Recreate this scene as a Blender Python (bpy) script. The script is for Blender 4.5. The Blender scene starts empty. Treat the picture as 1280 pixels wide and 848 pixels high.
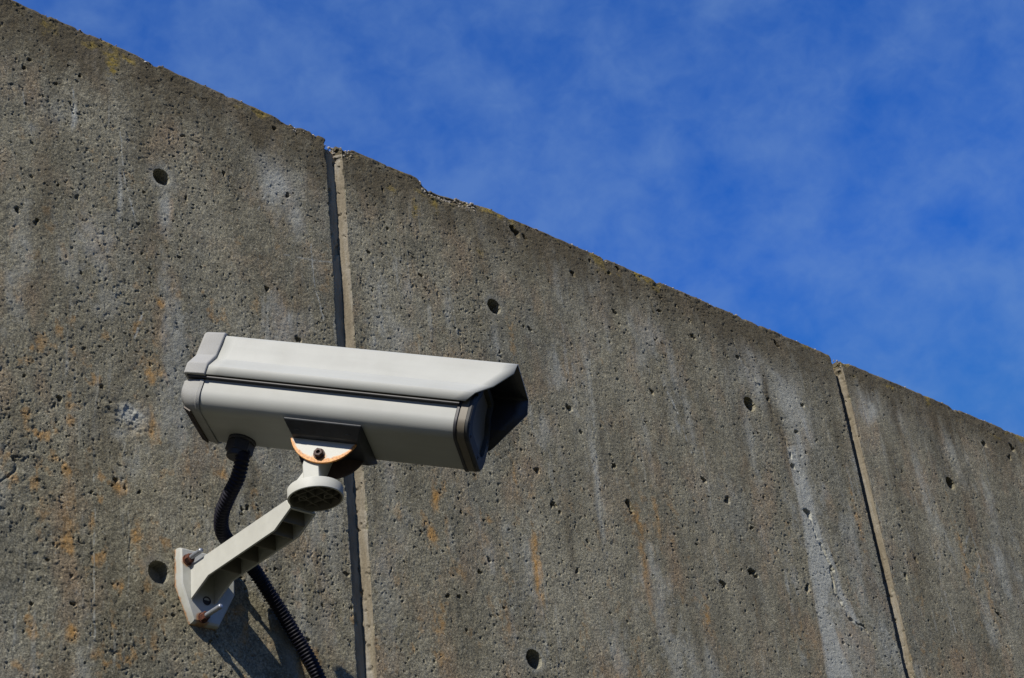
import bpy, bmesh, math, random
import numpy as np
from mathutils import Vector, Matrix

random.seed(7)
rng = np.random.default_rng(11)
scn = bpy.context.scene
col = scn.collection
EYE = 1.6                                   # height of the photographer's lens above the ground

# ------------------------------------------------------------------ camera
cam_d = bpy.data.cameras.new("camera")
cam_d.sensor_width = 36.0
cam_d.lens = 2187.0 / 1280.0 * 36.0
cam_d.clip_start = 0.02
cam_d.clip_end = 4000.0
cam = bpy.data.objects.new("camera", cam_d)
col.objects.link(cam)
cam.matrix_world = Matrix(((0.7490, -0.2818, -0.5996, 0.0),
                           (-0.6546, -0.4548, -0.6039, 0.0),
                           (-0.1025, 0.8448, -0.5251, EYE),
                           (0, 0, 0, 1)))
scn.camera = cam

# ------------------------------------------------------------------ light
SUN = Vector((-0.680, -0.288, 0.672)).normalized()
sun_el = math.asin(SUN.z)
sun_az = math.atan2(SUN.x, SUN.y)
sd = bpy.data.lights.new("sun", 'SUN')
sd.energy = 4.8
sd.angle = math.radians(0.5)
sd.color = (1.0, 0.935, 0.83)
so = bpy.data.objects.new("sun", sd)
col.objects.link(so)
so.location = (-4, -2, 6)
so.rotation_euler = SUN.to_track_quat('Z', 'Y').to_euler()

world = bpy.data.worlds.new("World")
scn.world = world
world.use_nodes = True
wt = world.node_tree
for n in list(wt.nodes):
    wt.nodes.remove(n)


def N(t, kind, **kw):
    n = t.nodes.new(kind)
    for k, v in kw.items():
        setattr(n, k, v)
    return n


def ramp(t, src, stops, interp='LINEAR'):
    r = N(t, 'ShaderNodeValToRGB')
    r.color_ramp.interpolation = interp
    els = r.color_ramp.elements
    while len(els) > 1:
        els.remove(els[-1])
    for i, (p, c) in enumerate(stops):
        if not isinstance(c, (tuple, list)):
            c = (c, c, c)
        e = els[0] if i == 0 else els.new(p)
        e.position = p
        e.color = (c[0], c[1], c[2], 1)
    t.links.new(src, r.inputs[0])
    return r.outputs[0]


def mixc(t, fac, a, b, mode='MIX'):
    m = N(t, 'ShaderNodeMix', data_type='RGBA', blend_type=mode)
    for idx, v in ((0, fac), (6, a), (7, b)):
        if hasattr(v, 'is_linked') or hasattr(v, 'links'):
            t.links.new(v, m.inputs[idx])
        elif idx == 0:
            m.inputs[0].default_value = v
        else:
            m.inputs[idx].default_value = (v[0], v[1], v[2], 1)
    return m.outputs[2]


def mth(t, op, a, b=None, clamp=False):
    m = N(t, 'ShaderNodeMath', operation=op, use_clamp=clamp)
    for i, v in enumerate((a, b)):
        if v is None:
            continue
        if isinstance(v, (int, float)):
            m.inputs[i].default_value = v
        else:
            t.links.new(v, m.inputs[i])
    return m.outputs[0]


def noise(t, vec, scale, detail=4.0, rough=0.5, dist=0.0, out=0):
    n = N(t, 'ShaderNodeTexNoise')
    n.inputs['Scale'].default_value = scale
    n.inputs['Detail'].default_value = detail
    n.inputs['Roughness'].default_value = rough
    n.inputs['Distortion'].default_value = dist
    t.links.new(vec, n.inputs['Vector'])
    return n.outputs[out]


def mapping(t, vec, scale=(1, 1, 1), loc=(0, 0, 0), rot=(0, 0, 0)):
    m = N(t, 'ShaderNodeMapping')
    m.inputs['Scale'].default_value = scale
    m.inputs['Location'].default_value = loc
    m.inputs['Rotation'].default_value = rot
    t.links.new(vec, m.inputs['Vector'])
    return m.outputs[0]


sky = N(wt, 'ShaderNodeTexSky', sky_type='NISHITA')
sky.sun_disc = False
sky.sun_elevation = sun_el
sky.sun_rotation = sun_az % (2 * math.pi)
sky.altitude = 1200
sky.air_density = 1.0
sky.dust_density = 0.15
sky.ozone_density = 4.0
tc = N(wt, 'ShaderNodeTexCoord')
deep = mixc(wt, 1.0, sky.outputs[0], (0.30, 0.93, 1.93), 'MULTIPLY')
deep = mixc(wt, 1.0, deep, (0.40, 1.60, 5.4), 'DARKEN')
# thin broken high cloud
cv = mapping(wt, tc.outputs['Generated'], scale=(1.0, 1.0, 1.25), rot=(0.2, 0.3, 0.5), loc=(0.37, 0.1, 0.0))
c1 = noise(wt, cv, 3.6, 2.0, 0.5, 0.0)
c2 = noise(wt, cv, 19.0, 4.0, 0.55, 0.25)
c3 = noise(wt, cv, 55.0, 4.0, 0.6, 0.4)
cl = mth(wt, 'ADD', mth(wt, 'ADD', mth(wt, 'MULTIPLY', c1, 0.30), mth(wt, 'MULTIPLY', c2, 0.54)), mth(wt, 'MULTIPLY', c3, 0.20))
cover = ramp(wt, cl, [(0.40, 0.0), (0.51, 0.42), (0.64, 1.0)])
cover = mth(wt, 'MULTIPLY', cover, 0.33)
skyc = mixc(wt, cover, deep, (2.15, 3.55, 6.1))
bg = N(wt, 'ShaderNodeBackground')
bg.inputs[1].default_value = 0.074
wt.links.new(skyc, bg.inputs[0])
wo = N(wt, 'ShaderNodeOutputWorld')
wt.links.new(bg.outputs[0], wo.inputs[0])

scn.view_settings.view_transform = 'Standard'
scn.view_settings.look = 'None'
scn.view_settings.exposure = 0.45
scn.view_settings.gamma = 1.0
scn.view_settings.use_curve_mapping = False


# ------------------------------------------------------------------ helpers
def tag(o, label=None, cat=None, kind=None, group=None):
    if label: o['label'] = label
    if cat: o['category'] = cat
    if kind: o['kind'] = kind
    if group: o['group'] = group
    return o


def link(o, parent=None, mat=None):
    col.objects.link(o)
    if parent is not None:
        o.parent = parent
    if mat is not None:
        o.data.materials.append(mat)
    return o


def from_bm(name, bm, mat, parent=None, smooth=None, bevel=0.0, segs=2, frame=None):
    bmesh.ops.recalc_face_normals(bm, faces=bm.faces[:])
    me = bpy.data.meshes.new(name)
    bm.to_mesh(me)
    bm.free()
    o = bpy.data.objects.new(name, me)
    link(o, parent, mat)
    if frame is not None:
        o.matrix_local = frame
    if bevel:
        b = o.modifiers.new("bevel", 'BEVEL')
        b.width = bevel
        b.segments = segs
        b.limit_method = 'ANGLE'
        b.angle_limit = math.radians(32)
    if smooth is not None:
        me.shade_smooth()
        me.set_sharp_from_angle(angle=math.radians(smooth))
    return o


def add_prism(bm, pts, vec):
    """closed solid: polygon pts (3-D, planar) extruded by vec"""
    vec = Vector(vec)
    a = [bm.verts.new(Vector(p)) for p in pts]
    b = [bm.verts.new(Vector(p) + vec) for p in pts]
    n = len(pts)
    bm.faces.new(a)
    bm.faces.new(b[::-1])
    for i in range(n):
        bm.faces.new((a[i], b[i], b[(i + 1) % n], a[(i + 1) % n]))


def add_box(bm, lo, hi):
    (x0, y0, z0), (x1, y1, z1) = lo, hi
    add_prism(bm, [(x0, y0, z0), (x1, y0, z0), (x1, y1, z0), (x0, y1, z0)], (0, 0, z1 - z0))


def add_loft(bm, rings, cap=True):
    vs = [[bm.verts.new(Vector(p)) for p in r] for r in rings]
    n = len(rings[0])
    for a, b in zip(vs[:-1], vs[1:]):
        for i in range(n):
            bm.faces.new((a[i], a[(i + 1) % n], b[(i + 1) % n], b[i]))
    if cap:
        bm.faces.new(vs[0])
        bm.faces.new(vs[-1][::-1])


def circle(c, ax, r, n, ph=0.0):
    c = Vector(c); ax = Vector(ax).normalized()
    u = ax.orthogonal().normalized(); w = ax.cross(u)
    return [c + (u * math.cos(2 * math.pi * i / n + ph) + w * math.sin(2 * math.pi * i / n + ph)) * r for i in range(n)]


def add_lathe(bm, c, ax, prof, n=32, ph=0.0):
    """prof = [(distance along axis, radius)...]"""
    c = Vector(c); ax = Vector(ax).normalized()
    add_loft(bm, [circle(c + ax * t, ax, r, n, ph) for t, r in prof])


def rrect(hw, z0, z1, rb, rt, k=6):
    """closed section in (y,z): half width hw, bottom radius rb, top radius rt"""
    out = []
    for cy, cz, r, a0 in ((hw - rb, z0 + rb, rb, -90), (hw - rt, z1 - rt, rt, 0), (-hw + rt, z1 - rt, rt, 90), (-hw + rb, z0 + rb, rb, 180)):
        for i in range(k + 1):
            a = math.radians(a0 + 90.0 * i / k)
            out.append((cy + r * math.cos(a), cz + r * math.sin(a)))
    return out


# ------------------------------------------------------------------ materials
def new_mat(name):
    m = bpy.data.materials.new(name)
    m.use_nodes = True
    t = m.node_tree
    b = t.nodes['Principled BSDF']
    return m, t, b


def bump(t, b, h, strength, dist):
    n = N(t, 'ShaderNodeBump')
    n.inputs['Strength'].default_value = strength
    n.inputs['Distance'].default_value = dist
    t.links.new(h, n.inputs['Height'])
    t.links.new(n.outputs[0], b.inputs['Normal'])


def paint(name, base, rough=0.42, dirt=0.25, cast=0.0, dirtcol=(0.16, 0.14, 0.10)):
    m, t, b = new_mat(name)
    c = N(t, 'ShaderNodeTexCoord').outputs['Object']
    n1 = noise(t, c, 22, 6, 0.6)
    n2 = noise(t, c, 260, 4, 0.6)
    n3 = noise(t, mapping(t, c, scale=(6, 60, 60)), 1.0, 4, 0.6)
    f = ramp(t, n1, [(0.45, 0.0), (0.75, 1.0)])
    colr = mixc(t, mth(t, 'MULTIPLY', f, dirt), base, dirtcol)
    sp = ramp(t, n2, [(0.66, 0.0), (0.74, 1.0)])
    colr = mixc(t, mth(t, 'MULTIPLY', sp, dirt * 0.9), colr, dirtcol)
    st = ramp(t, n3, [(0.35, 0.93), (0.65, 1.0)])
    colr = mixc(t, 1.0, colr, st, 'MULTIPLY')
    t.links.new(colr, b.inputs['Base Color'])
    t.links.new(mth(t, 'ADD', mth(t, 'MULTIPLY', n1, 0.10), rough - 0.05), b.inputs['Roughness'])
    h = noise(t, c, 900 if not cast else 1400, 2, 0.5)
    bump(t, b, h, 0.15 + cast, 0.0004)
    b.inputs['Specular IOR Level'].default_value = 0.28
    return m


M_paint = paint("painted aluminium", (0.335, 0.345, 0.328), 0.58, 0.09)
M_cast = paint("cast end cap", (0.285, 0.288, 0.280), 0.70, 0.16, cast=0.7)
M_arm = paint("moulded bracket", (0.435, 0.440, 0.405), 0.58, 0.16)
M_recess_shade = paint("bracket recess shade tone", (0.15, 0.14, 0.12), 0.8, 0.5)  # bracket colour darkened to carry the shade inside its hollows
M_frame = paint("dark front frame", (0.024, 0.027, 0.031), 0.60, 0.3)
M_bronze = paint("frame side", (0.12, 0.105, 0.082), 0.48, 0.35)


def plain(name, base, rough, metal=0.0, nz=0.25, scale=60, bmp=0.2):
    m, t, b = new_mat(name)
    c = N(t, 'ShaderNodeTexCoord').outputs['Object']
    n = noise(t, c, scale, 5, 0.6)
    k = ramp(t, n, [(0.3, 1 - nz), (0.7, 1 + nz)])
    t.links.new(mixc(t, 1.0, base, k, 'MULTIPLY'), b.inputs['Base Color'])
    b.inputs['Roughness'].default_value = rough
    b.inputs['Metallic'].default_value = metal
    bump(t, b, noise(t, c, scale * 14, 3, 0.6), bmp, 0.0005)
    return m


M_black = plain("black gap and hole shade", (0.018, 0.018, 0.022), 0.55)
M_hose = plain("black conduit plastic", (0.008, 0.008, 0.014), 0.55, nz=0.5, scale=120)
M_hose.node_tree.nodes['Principled BSDF'].inputs['Specular IOR Level'].default_value = 0.15
M_inner = plain("black hood inside", (0.014, 0.016, 0.024), 0.5)  # near-black tone for the inner faces of the hood sheet
M_pan = plain("dark galvanised steel", (0.014, 0.017, 0.022), 0.55, 0.0, nz=0.45, scale=90)
M_zinc = plain("zinc threaded rod", (0.34, 0.37, 0.42), 0.45, 0.7, scale=200)
M_vent = plain("shade-brown vent", (0.05, 0.035, 0.025), 0.6)  # brown darkened with the shade on the vented rear chamfer

m, t, b = new_mat("rusty steel")
c = N(t, 'ShaderNodeTexCoord').outputs['Object']
n = noise(t, c, 260, 6, 0.65)
t.links.new(ramp(t, n, [(0.3, (0.022, 0.009, 0.007)), (0.55, (0.085, 0.025, 0.011)), (0.75, (0.22, 0.065, 0.02))]), b.inputs['Base Color'])
b.inputs['Roughness'].default_value = 0.9
bump(t, b, noise(t, c, 700, 5, 0.7), 0.8, 0.001)
M_rust = m
m, t, b = new_mat("dark rusted bolt")
c = N(t, 'ShaderNodeTexCoord').outputs['Object']
n = noise(t, c, 300, 6, 0.65)
t.links.new(ramp(t, n, [(0.35, (0.018, 0.010, 0.009)), (0.7, (0.07, 0.024, 0.012))]), b.inputs['Base Color'])
b.inputs['Roughness'].default_value = 0.6
bump(t, b, noise(t, c, 700, 5, 0.7), 0.6, 0.001)
M_bolt = m

m, t, b = new_mat("dark tinted glass")
c = N(t, 'ShaderNodeTexCoord').outputs['Object']
t.links.new(ramp(t, noise(t, c, 30, 3), [(0.3, (0.006, 0.010, 0.022)), (0.7, (0.010, 0.017, 0.034))]), b.inputs['Base Color'])
b.inputs['Roughness'].default_value = 0.08
b.inputs['Specular IOR Level'].default_value = 0.3
M_glass = m

# ear plates: white paint that rusts along its round rim and round the bolt
EC = (0.151, 0.0011); ER = 0.0426
m, t, b = new_mat("white paint rusting at rim")
c = N(t, 'ShaderNodeTexCoord').outputs['Object']
sx = N(t, 'ShaderNodeSeparateXYZ'); t.links.new(c, sx.inputs[0])


def dist2(t, sx, cx, cz):
    dx = mth(t, 'SUBTRACT', sx.outputs[0], cx); dz = mth(t, 'SUBTRACT', sx.outputs[2], cz)
    return mth(t, 'SQRT', mth(t, 'ADD', mth(t, 'MULTIPLY', dx, dx), mth(t, 'MULTIPLY', dz, dz)))


nz_ = noise(t, c, 150, 5, 0.6)
rim = mth(t, 'ADD', dist2(t, sx, *EC), mth(t, 'MULTIPLY', mth(t, 'SUBTRACT', nz_, 0.5), 0.007))
f1 = mth(t, 'MULTIPLY', mth(t, 'SUBTRACT', mth(t, 'SUBTRACT', rim, mth(t, 'MULTIPLY', sx.outputs[2], 0.17)), ER - 0.0008), 420.0, clamp=True)
bd = mth(t, 'ADD', dist2(t, sx, 0.151, -0.0345), mth(t, 'MULTIPLY', mth(t, 'SUBTRACT', nz_, 0.5), 0.010))
f2 = mth(t, 'MULTIPLY', mth(t, 'SUBTRACT', 0.0098, bd), 260.0, clamp=True)
f = mth(t, 'MAXIMUM', f1, f2)
rc = ramp(t, noise(t, c, 400, 5, 0.6), [(0.3, (0.20, 0.070, 0.014)), (0.52, (0.48, 0.20, 0.035)), (0.72, (0.60, 0.36, 0.10))])
t.links.new(mixc(t, f, (0.40, 0.405, 0.37), rc), b.inputs['Base Color'])
b.inputs['Roughness'].default_value = 0.55
bump(t, b, mth(t, 'ADD', f, noise(t, c, 800, 3)), 0.3, 0.0004)
M_ear = m
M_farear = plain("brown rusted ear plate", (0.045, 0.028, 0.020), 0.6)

# wall plate: white, rust runs from bolts and lower edge
m, t, b = new_mat("white wall plate")
c = N(t, 'ShaderNodeTexCoord').outputs['Object']
sx = N(t, 'ShaderNodeSeparateXYZ'); t.links.new(c, sx.inputs[0])
nz_ = noise(t, c, 110, 6, 0.65)
d1 = mth(t, 'ADD', dist2(t, sx, -0.0005, -0.041), mth(t, 'MULTIPLY', mth(t, 'SUBTRACT', nz_, 0.5), 0.012))
f1 = mth(t, 'MULTIPLY', mth(t, 'SUBTRACT', 0.0105, d1), 300.0, clamp=True)
d3 = mth(t, 'ADD', dist2(t, sx, -0.0228, 0.030), mth(t, 'MULTIPLY', mth(t, 'SUBTRACT', nz_, 0.5), 0.012))
f3 = mth(t, 'MULTIPLY', mth(t, 'SUBTRACT', 0.0085, d3), 300.0, clamp=True)
ed = mth(t, 'ADD', sx.outputs[1], mth(t, 'MULTIPLY', mth(t, 'SUBTRACT', nz_, 0.5), 0.012))
f2 = mth(t, 'MULTIPLY', mth(t, 'ADD', ed, 0.0035), 350.0, clamp=True)
f = mth(t, 'MAXIMUM', mth(t, 'MAXIMUM', f1, f3), f2)
rc = ramp(t, noise(t, c, 300, 5, 0.6), [(0.3, (0.16, 0.06, 0.016)), (0.7, (0.45, 0.22, 0.06))])
g = mixc(t, ramp(t, noise(t, c, 40, 5, 0.6), [(0.4, 0.0), (0.8, 0.6)]), (0.40, 0.405, 0.375), (0.22, 0.22, 0.16))
t.links.new(mixc(t, mth(t, 'MULTIPLY', f, 0.8), g, rc), b.inputs['Base Color'])
b.inputs['Roughness'].default_value = 0.5
bump(t, b, noise(t, c, 600, 3), 0.2, 0.0004)
M_plate = m

# concrete: stains are vertex data (rust, pale, soot, lichen), grain is procedural
m, t, b = new_mat("weathered concrete")
geo = N(t, 'ShaderNodeNewGeometry').outputs['Position']
at = N(t, 'ShaderNodeVertexColor', layer_name="stain")
ss = N(t, 'ShaderNodeSeparateColor'); t.links.new(at.outputs[0], ss.inputs[0])
base = ramp(t, noise(t, mapping(t, geo, scale=(9, 9, 3.5)), 1.0, 8, 0.68), [(0.30, (0.145, 0.133, 0.098)), (0.5, (0.222, 0.205, 0.155)), (0.70, (0.310, 0.290, 0.230))])
pk = ramp(t, noise(t, mapping(t, geo, scale=(16, 16, 8), loc=(3, 1, 7)), 1.0, 6, 0.6), [(0.50, 0.0), (0.70, 0.55)])
base = mixc(t, pk, base, (0.300, 0.205, 0.130))
bl = ramp(t, noise(t, mapping(t, geo, scale=(11, 11, 4), loc=(9, 4, 2)), 1.0, 6, 0.6), [(0.52, 0.0), (0.72, 0.45)])
base = mixc(t, bl, base, (0.200, 0.212, 0.205))
base = mixc(t, 0.8, base, ramp(t, noise(t, geo, 60, 5, 0.7), [(0.32, 0.64), (0.5, 1.0), (0.7, 1.30)]), 'MULTIPLY')
# sand grain speckle, light and dark
g1 = noise(t, geo, 420, 3, 0.7)
sp = ramp(t, g1, [(0.28, 0.25), (0.5, 1.0), (0.72, 1.9)])
base = mixc(t, 0.9, base, sp, 'MULTIPLY')
g2 = N(t, 'ShaderNodeTexVoronoi'); g2.inputs['Scale'].default_value = 330
t.links.new(geo, g2.inputs['Vector'])
gs = N(t, 'ShaderNodeSeparateColor'); t.links.new(g2.outputs['Color'], gs.inputs[0])
lt = mth(t, 'MULTIPLY', ramp(t, gs.outputs[0], [(0.90, 0.0), (0.93, 1.0)], 'CONSTANT'), ramp(t, g2.outputs['Distance'], [(0.25, 0.6), (0.55, 0.0)]))
base = mixc(t, lt, base, (0.46, 0.44, 0.38))
dk = mth(t, 'MULTIPLY', ramp(t, gs.outputs[1], [(0.86, 0.0), (0.90, 1.0)], 'CONSTANT'), ramp(t, g2.outputs['Distance'], [(0.25, 0.6), (0.55, 0.0)]))
base = mixc(t, dk, base, (0.075, 0.07, 0.06))
brk = noise(t, geo, 90, 6, 0.7)


def stain(t, amt, lo, hi):
    s = mth(t, 'ADD', amt, mth(t, 'MULTIPLY', mth(t, 'SUBTRACT', brk, 0.5), 0.9))
    return ramp(t, mth(t, 'MULTIPLY', s, mth(t, 'GREATER_THAN', amt, 0.02)), [(lo, 0.0), (hi, 1.0)])


rust = mth(t, 'MULTIPLY', stain(t, ss.outputs[0], 0.08, 0.6), 0.85)
base = mixc(t, rust, base, (0.50, 0.270, 0.075))
pale = mth(t, 'MULTIPLY', stain(t, ss.outputs[1], 0.08, 0.8), 0.85)
base = mixc(t, pale, base, (0.43, 0.44, 0.425))
soot = mth(t, 'MULTIPLY', stain(t, ss.outputs[2], 0.05, 0.65), 0.92)
base = mixc(t, soot, base, (0.098, 0.080, 0.050))
lich = mth(t, 'MULTIPLY', stain(t, at.outputs[1], 0.15, 0.7), 0.9)
base = mixc(t, lich, base, (0.30, 0.22, 0.045))
base = mixc(t, 1.0, base, (0.80, 0.795, 0.725), 'MULTIPLY')
t.links.new(base, b.inputs['Base Color'])
b.inputs['Roughness'].default_value = 0.93
b.inputs['Specular IOR Level'].default_value = 0.25
h = mth(t, 'ADD', mth(t, 'MULTIPLY', noise(t, geo, 900, 3, 0.7), 0.5), mth(t, 'MULTIPLY', noise(t, geo, 330, 4, 0.7), 1.0))
bump(t, b, h, 1.0, 0.0017)
M_conc = m

m, t, b = new_mat("joint mortar")
geo = N(t, 'ShaderNodeNewGeometry').outputs['Position']
q = noise(t, mapping(t, geo, scale=(40, 40, 6)), 1.0, 6, 0.65)
base = ramp(t, q, [(0.3, (0.12, 0.085, 0.048)), (0.5, (0.26, 0.195, 0.115)), (0.7, (0.38, 0.31, 0.20))])
t.links.new(base, b.inputs['Base Color'])
b.inputs['Roughness'].default_value = 0.95
bump(t, b, noise(t, geo, 420, 5, 0.7), 0.7, 0.001)
M_mortar = m

m, t, b = new_mat("joint arris")  # streaked brown-grey tone for the left arrises of the panels
geo = N(t, 'ShaderNodeNewGeometry').outputs['Position']
q = noise(t, mapping(t, geo, scale=(60, 60, 7)), 1.0, 6, 0.65)
base = ramp(t, q, [(0.3, (0.095, 0.076, 0.048)), (0.5, (0.165, 0.142, 0.100)), (0.72, (0.235, 0.225, 0.195))])
base = mixc(t, 1.0, base, ramp(t, noise(t, geo, 420, 3, 0.7), [(0.3, 0.7), (0.6, 1.1)]), 'MULTIPLY')
t.links.new(base, b.inputs['Base Color'])
b.inputs['Roughness'].default_value = 0.95
bump(t, b, noise(t, geo, 500, 4, 0.7), 0.6, 0.001)
M_arris = m

m, t, b = new_mat("pale aggregate stones")
geo = N(t, 'ShaderNodeNewGeometry').outputs['Position']
g2 = N(t, 'ShaderNodeTexVoronoi'); g2.inputs['Scale'].default_value = 160
t.links.new(geo, g2.inputs['Vector'])
gs = N(t, 'ShaderNodeSeparateColor'); t.links.new(g2.outputs['Color'], gs.inputs[0])
t.links.new(ramp(t, gs.outputs[0], [(0.0, (0.09, 0.07, 0.045)), (0.4, (0.18, 0.155, 0.115)), (0.8, (0.34, 0.31, 0.26)), (1.0, (0.46, 0.44, 0.40))]), b.inputs['Base Color'])
b.inputs['Roughness'].default_value = 0.85
bump(t, b, noise(t, geo, 500, 4, 0.7), 0.5, 0.001)
M_stone = m

m, t, b = new_mat("mown grass")
geo = N(t, 'ShaderNodeNewGeometry').outputs['Position']
q = noise(t, geo, 0.35, 8, 0.65)
t.links.new(ramp(t, q, [(0.3, (0.026, 0.030, 0.012)), (0.7, (0.050, 0.048, 0.022))]), b.inputs['Base Color'])
b.inputs['Roughness'].default_value = 0.95
bump(t, b, noise(t, geo, 60, 6, 0.7), 0.6, 0.02)
M_grass = m

# ------------------------------------------------------------------ ground
bm = bmesh.new()
xs = [-2500, -400, -60, -10, -2, 0, 2, 6, 14, 70, 400, 2500]
ys = [-2500, -400, -60, -10, -3, 0, 1.0, 3, 10, 60, 400, 2500]
gv = [[bm.verts.new((x, y, 0.0)) for x in xs] for y in ys]
for j in range(len(ys) - 1):
    for i in range(len(xs) - 1):
        bm.faces.new((gv[j][i], gv[j][i + 1], gv[j + 1][i + 1], gv[j + 1][i]))
g = from_bm("ground", bm, M_grass)
tag(g, "short green grass at the foot of the concrete wall", kind='structure')

# ------------------------------------------------------------------ concrete wall
YW = 1.68            # plane of the wall face
ZT = 1.7175          # top of the wall above eye height
THICK = 0.26


def lattice(X, Z, sx, sz, seed):
    """smooth value noise in 0..1 on world coordinates"""
    r = np.random.default_rng(seed)
    T = r.random((256, 256)).astype(np.float32)
    u = X / sx; v = Z / sz
    iu = np.floor(u).astype(np.int64); iv = np.floor(v).astype(np.int64)
    fu = (u - iu).astype(np.float32); fv = (v - iv).astype(np.float32)
    fu = fu * fu * (3 - 2 * fu); fv = fv * fv * (3 - 2 * fv)
    a = T[iv % 256, iu % 256]; b_ = T[iv % 256, (iu + 1) % 256]
    c_ = T[(iv + 1) % 256, iu % 256]; d_ = T[(iv + 1) % 256, (iu + 1) % 256]
    return (a * (1 - fu) + b_ * fu) * (1 - fv) + (c_ * (1 - fu) + d_ * fu) * fv


def fbm(X, Z, sx, sz, seed, octv=4, gain=0.5):
    out = np.zeros(np.broadcast(X, Z).shape, np.float32); amp = 1.0; tot = 0
    ca, sa = math.cos(0.6), math.sin(0.6)
    for o in range(octv):
        k = 2.03 ** o
        if o == 0:
            A, B = X, Z
        else:                                    # turn each octave against grid artefacts
            A = (X * math.cos(0.5 * o) / sx + Z * math.sin(0.5 * o) / sz) * sx
            B = (-X * math.sin(0.5 * o) / sx + Z * math.cos(0.5 * o) / sz) * sz
        out += amp * lattice(A + 13.7 * o, B + 7.1 * o, sx / k, sz / k, seed + o)
        tot += amp; amp *= gain
    return out / tot


def sstep(a, b_, x):
    t_ = np.clip((x - a) / (b_ - a), 0, 1)
    return t_ * t_ * (3 - 2 * t_)


TIES = [(1.0268, 1.5133, 0.0135, 0.055), (1.6375, 1.5125, 0.0140, 0.050), (2.2482, 1.5158, 0.0150, 0.034), (2.8525, 1.5130, 0.0140, 0.050),
        (3.463, 1.513, 0.015, 0.04), (0.416, 1.513, 0.015, 0.04),
        (1.0253, 0.9141, 0.0150, 0.022), (1.6355, 0.9141, 0.0150, 0.030), (2.246, 0.912, 0.015, 0.03), (2.853, 0.912, 0.015, 0.03), (0.416, 0.914, 0.015, 0.03)]





# pits: air bubbles left against the formwork
PITS = []
def pits(n, r0, r1, x0=0.62, x1=3.5, zlo=0.55, power=2.0, lo=0.40, hi=0.62):
    x = x0 + (x1 - x0) * rng.random(n); z = zlo + (ZT - 0.012 - zlo) * rng.random(n)
    keep = rng.random(n) < 0.10 + 0.90 * sstep(lo, hi, fbm(x, z, 0.10, 0.12, 401, 4, 0.6))
    x = x[keep]; z = z[keep]; n = len(x)
    r = r0 + (r1 - r0) * rng.random(n) ** power
    for i in range(n):
        PITS.append((x[i], z[i], r[i], rng.random() * 6.28, 0.6 + 0.9 * rng.random(), 0.6 + 0.6 * rng.random()))
pits(15000, 0.0005, 0.0013)
pits(800, 0.0012, 0.0027)
pits(60, 0.0026, 0.0042)
pits(3800, 0.0010, 0.0021, 1.35, 3.5, 0.70, 1.6, 0.30, 0.60)
pits(4500, 0.0005, 0.0017, 0.70, 1.32, 0.70)
def chip_profile(x):
    """how far the top edge has broken down at x"""
    d = 0.0022 + 0.0016 * fbm(x, 0 * x, 0.03, 1, 91, 5, 0.62)
    d = d - 0.005 * sstep(1.30, 0.75, x) - 0.0065 * sstep(2.60, 3.30, x)
    d = d + 0.004 * np.clip(fbm(x, 0 * x + 5, 0.02, 1, 71, 3) - 0.62, 0, 1) / 0.2
    d = d + 0.0135 * sstep(1.494, 1.522, x) * (1 - sstep(1.535, 1.66, x)) * (0.85 + 0.3 * fbm(x, 0 * x, 0.008, 1, 33, 3))
    d = d + 0.0015 * sstep(1.312, 1.320, x) * (1 - sstep(1.3205, 1.322, x))
    d = d + 0.0045 * sstep(1.3205, 1.324, x) * (1 - sstep(1.345, 1.37, x))
    d = d + 0.003 * sstep(2.530, 2.5405, x) * (1 - sstep(2.541, 2.545, x))
    d = d + 0.004 * sstep(2.541, 2.545, x) * (1 - sstep(2.57, 2.62, x))
    return d


def seg_dist(X, Z, pts):
    best = np.full(X.shape, 9.0, np.float32); tt = np.zeros(X.shape, np.float32)
    L = [0.0]
    for p, q_ in zip(pts[:-1], pts[1:]):
        L.append(L[-1] + math.dist(p, q_))
    for i, (p, q_) in enumerate(zip(pts[:-1], pts[1:])):
        vx, vz = q_[0] - p[0], q_[1] - p[1]
        l2 = vx * vx + vz * vz
        s = np.clip(((X - p[0]) * vx + (Z - p[1]) * vz) / l2, 0, 1)
        d = np.hypot(X - p[0] - s * vx, Z - p[1] - s * vz)
        k = d < best
        best = np.where(k, d, best); tt = np.where(k, (L[i] + s * math.sqrt(l2)) / L[-1], tt)
    return best, tt


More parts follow.
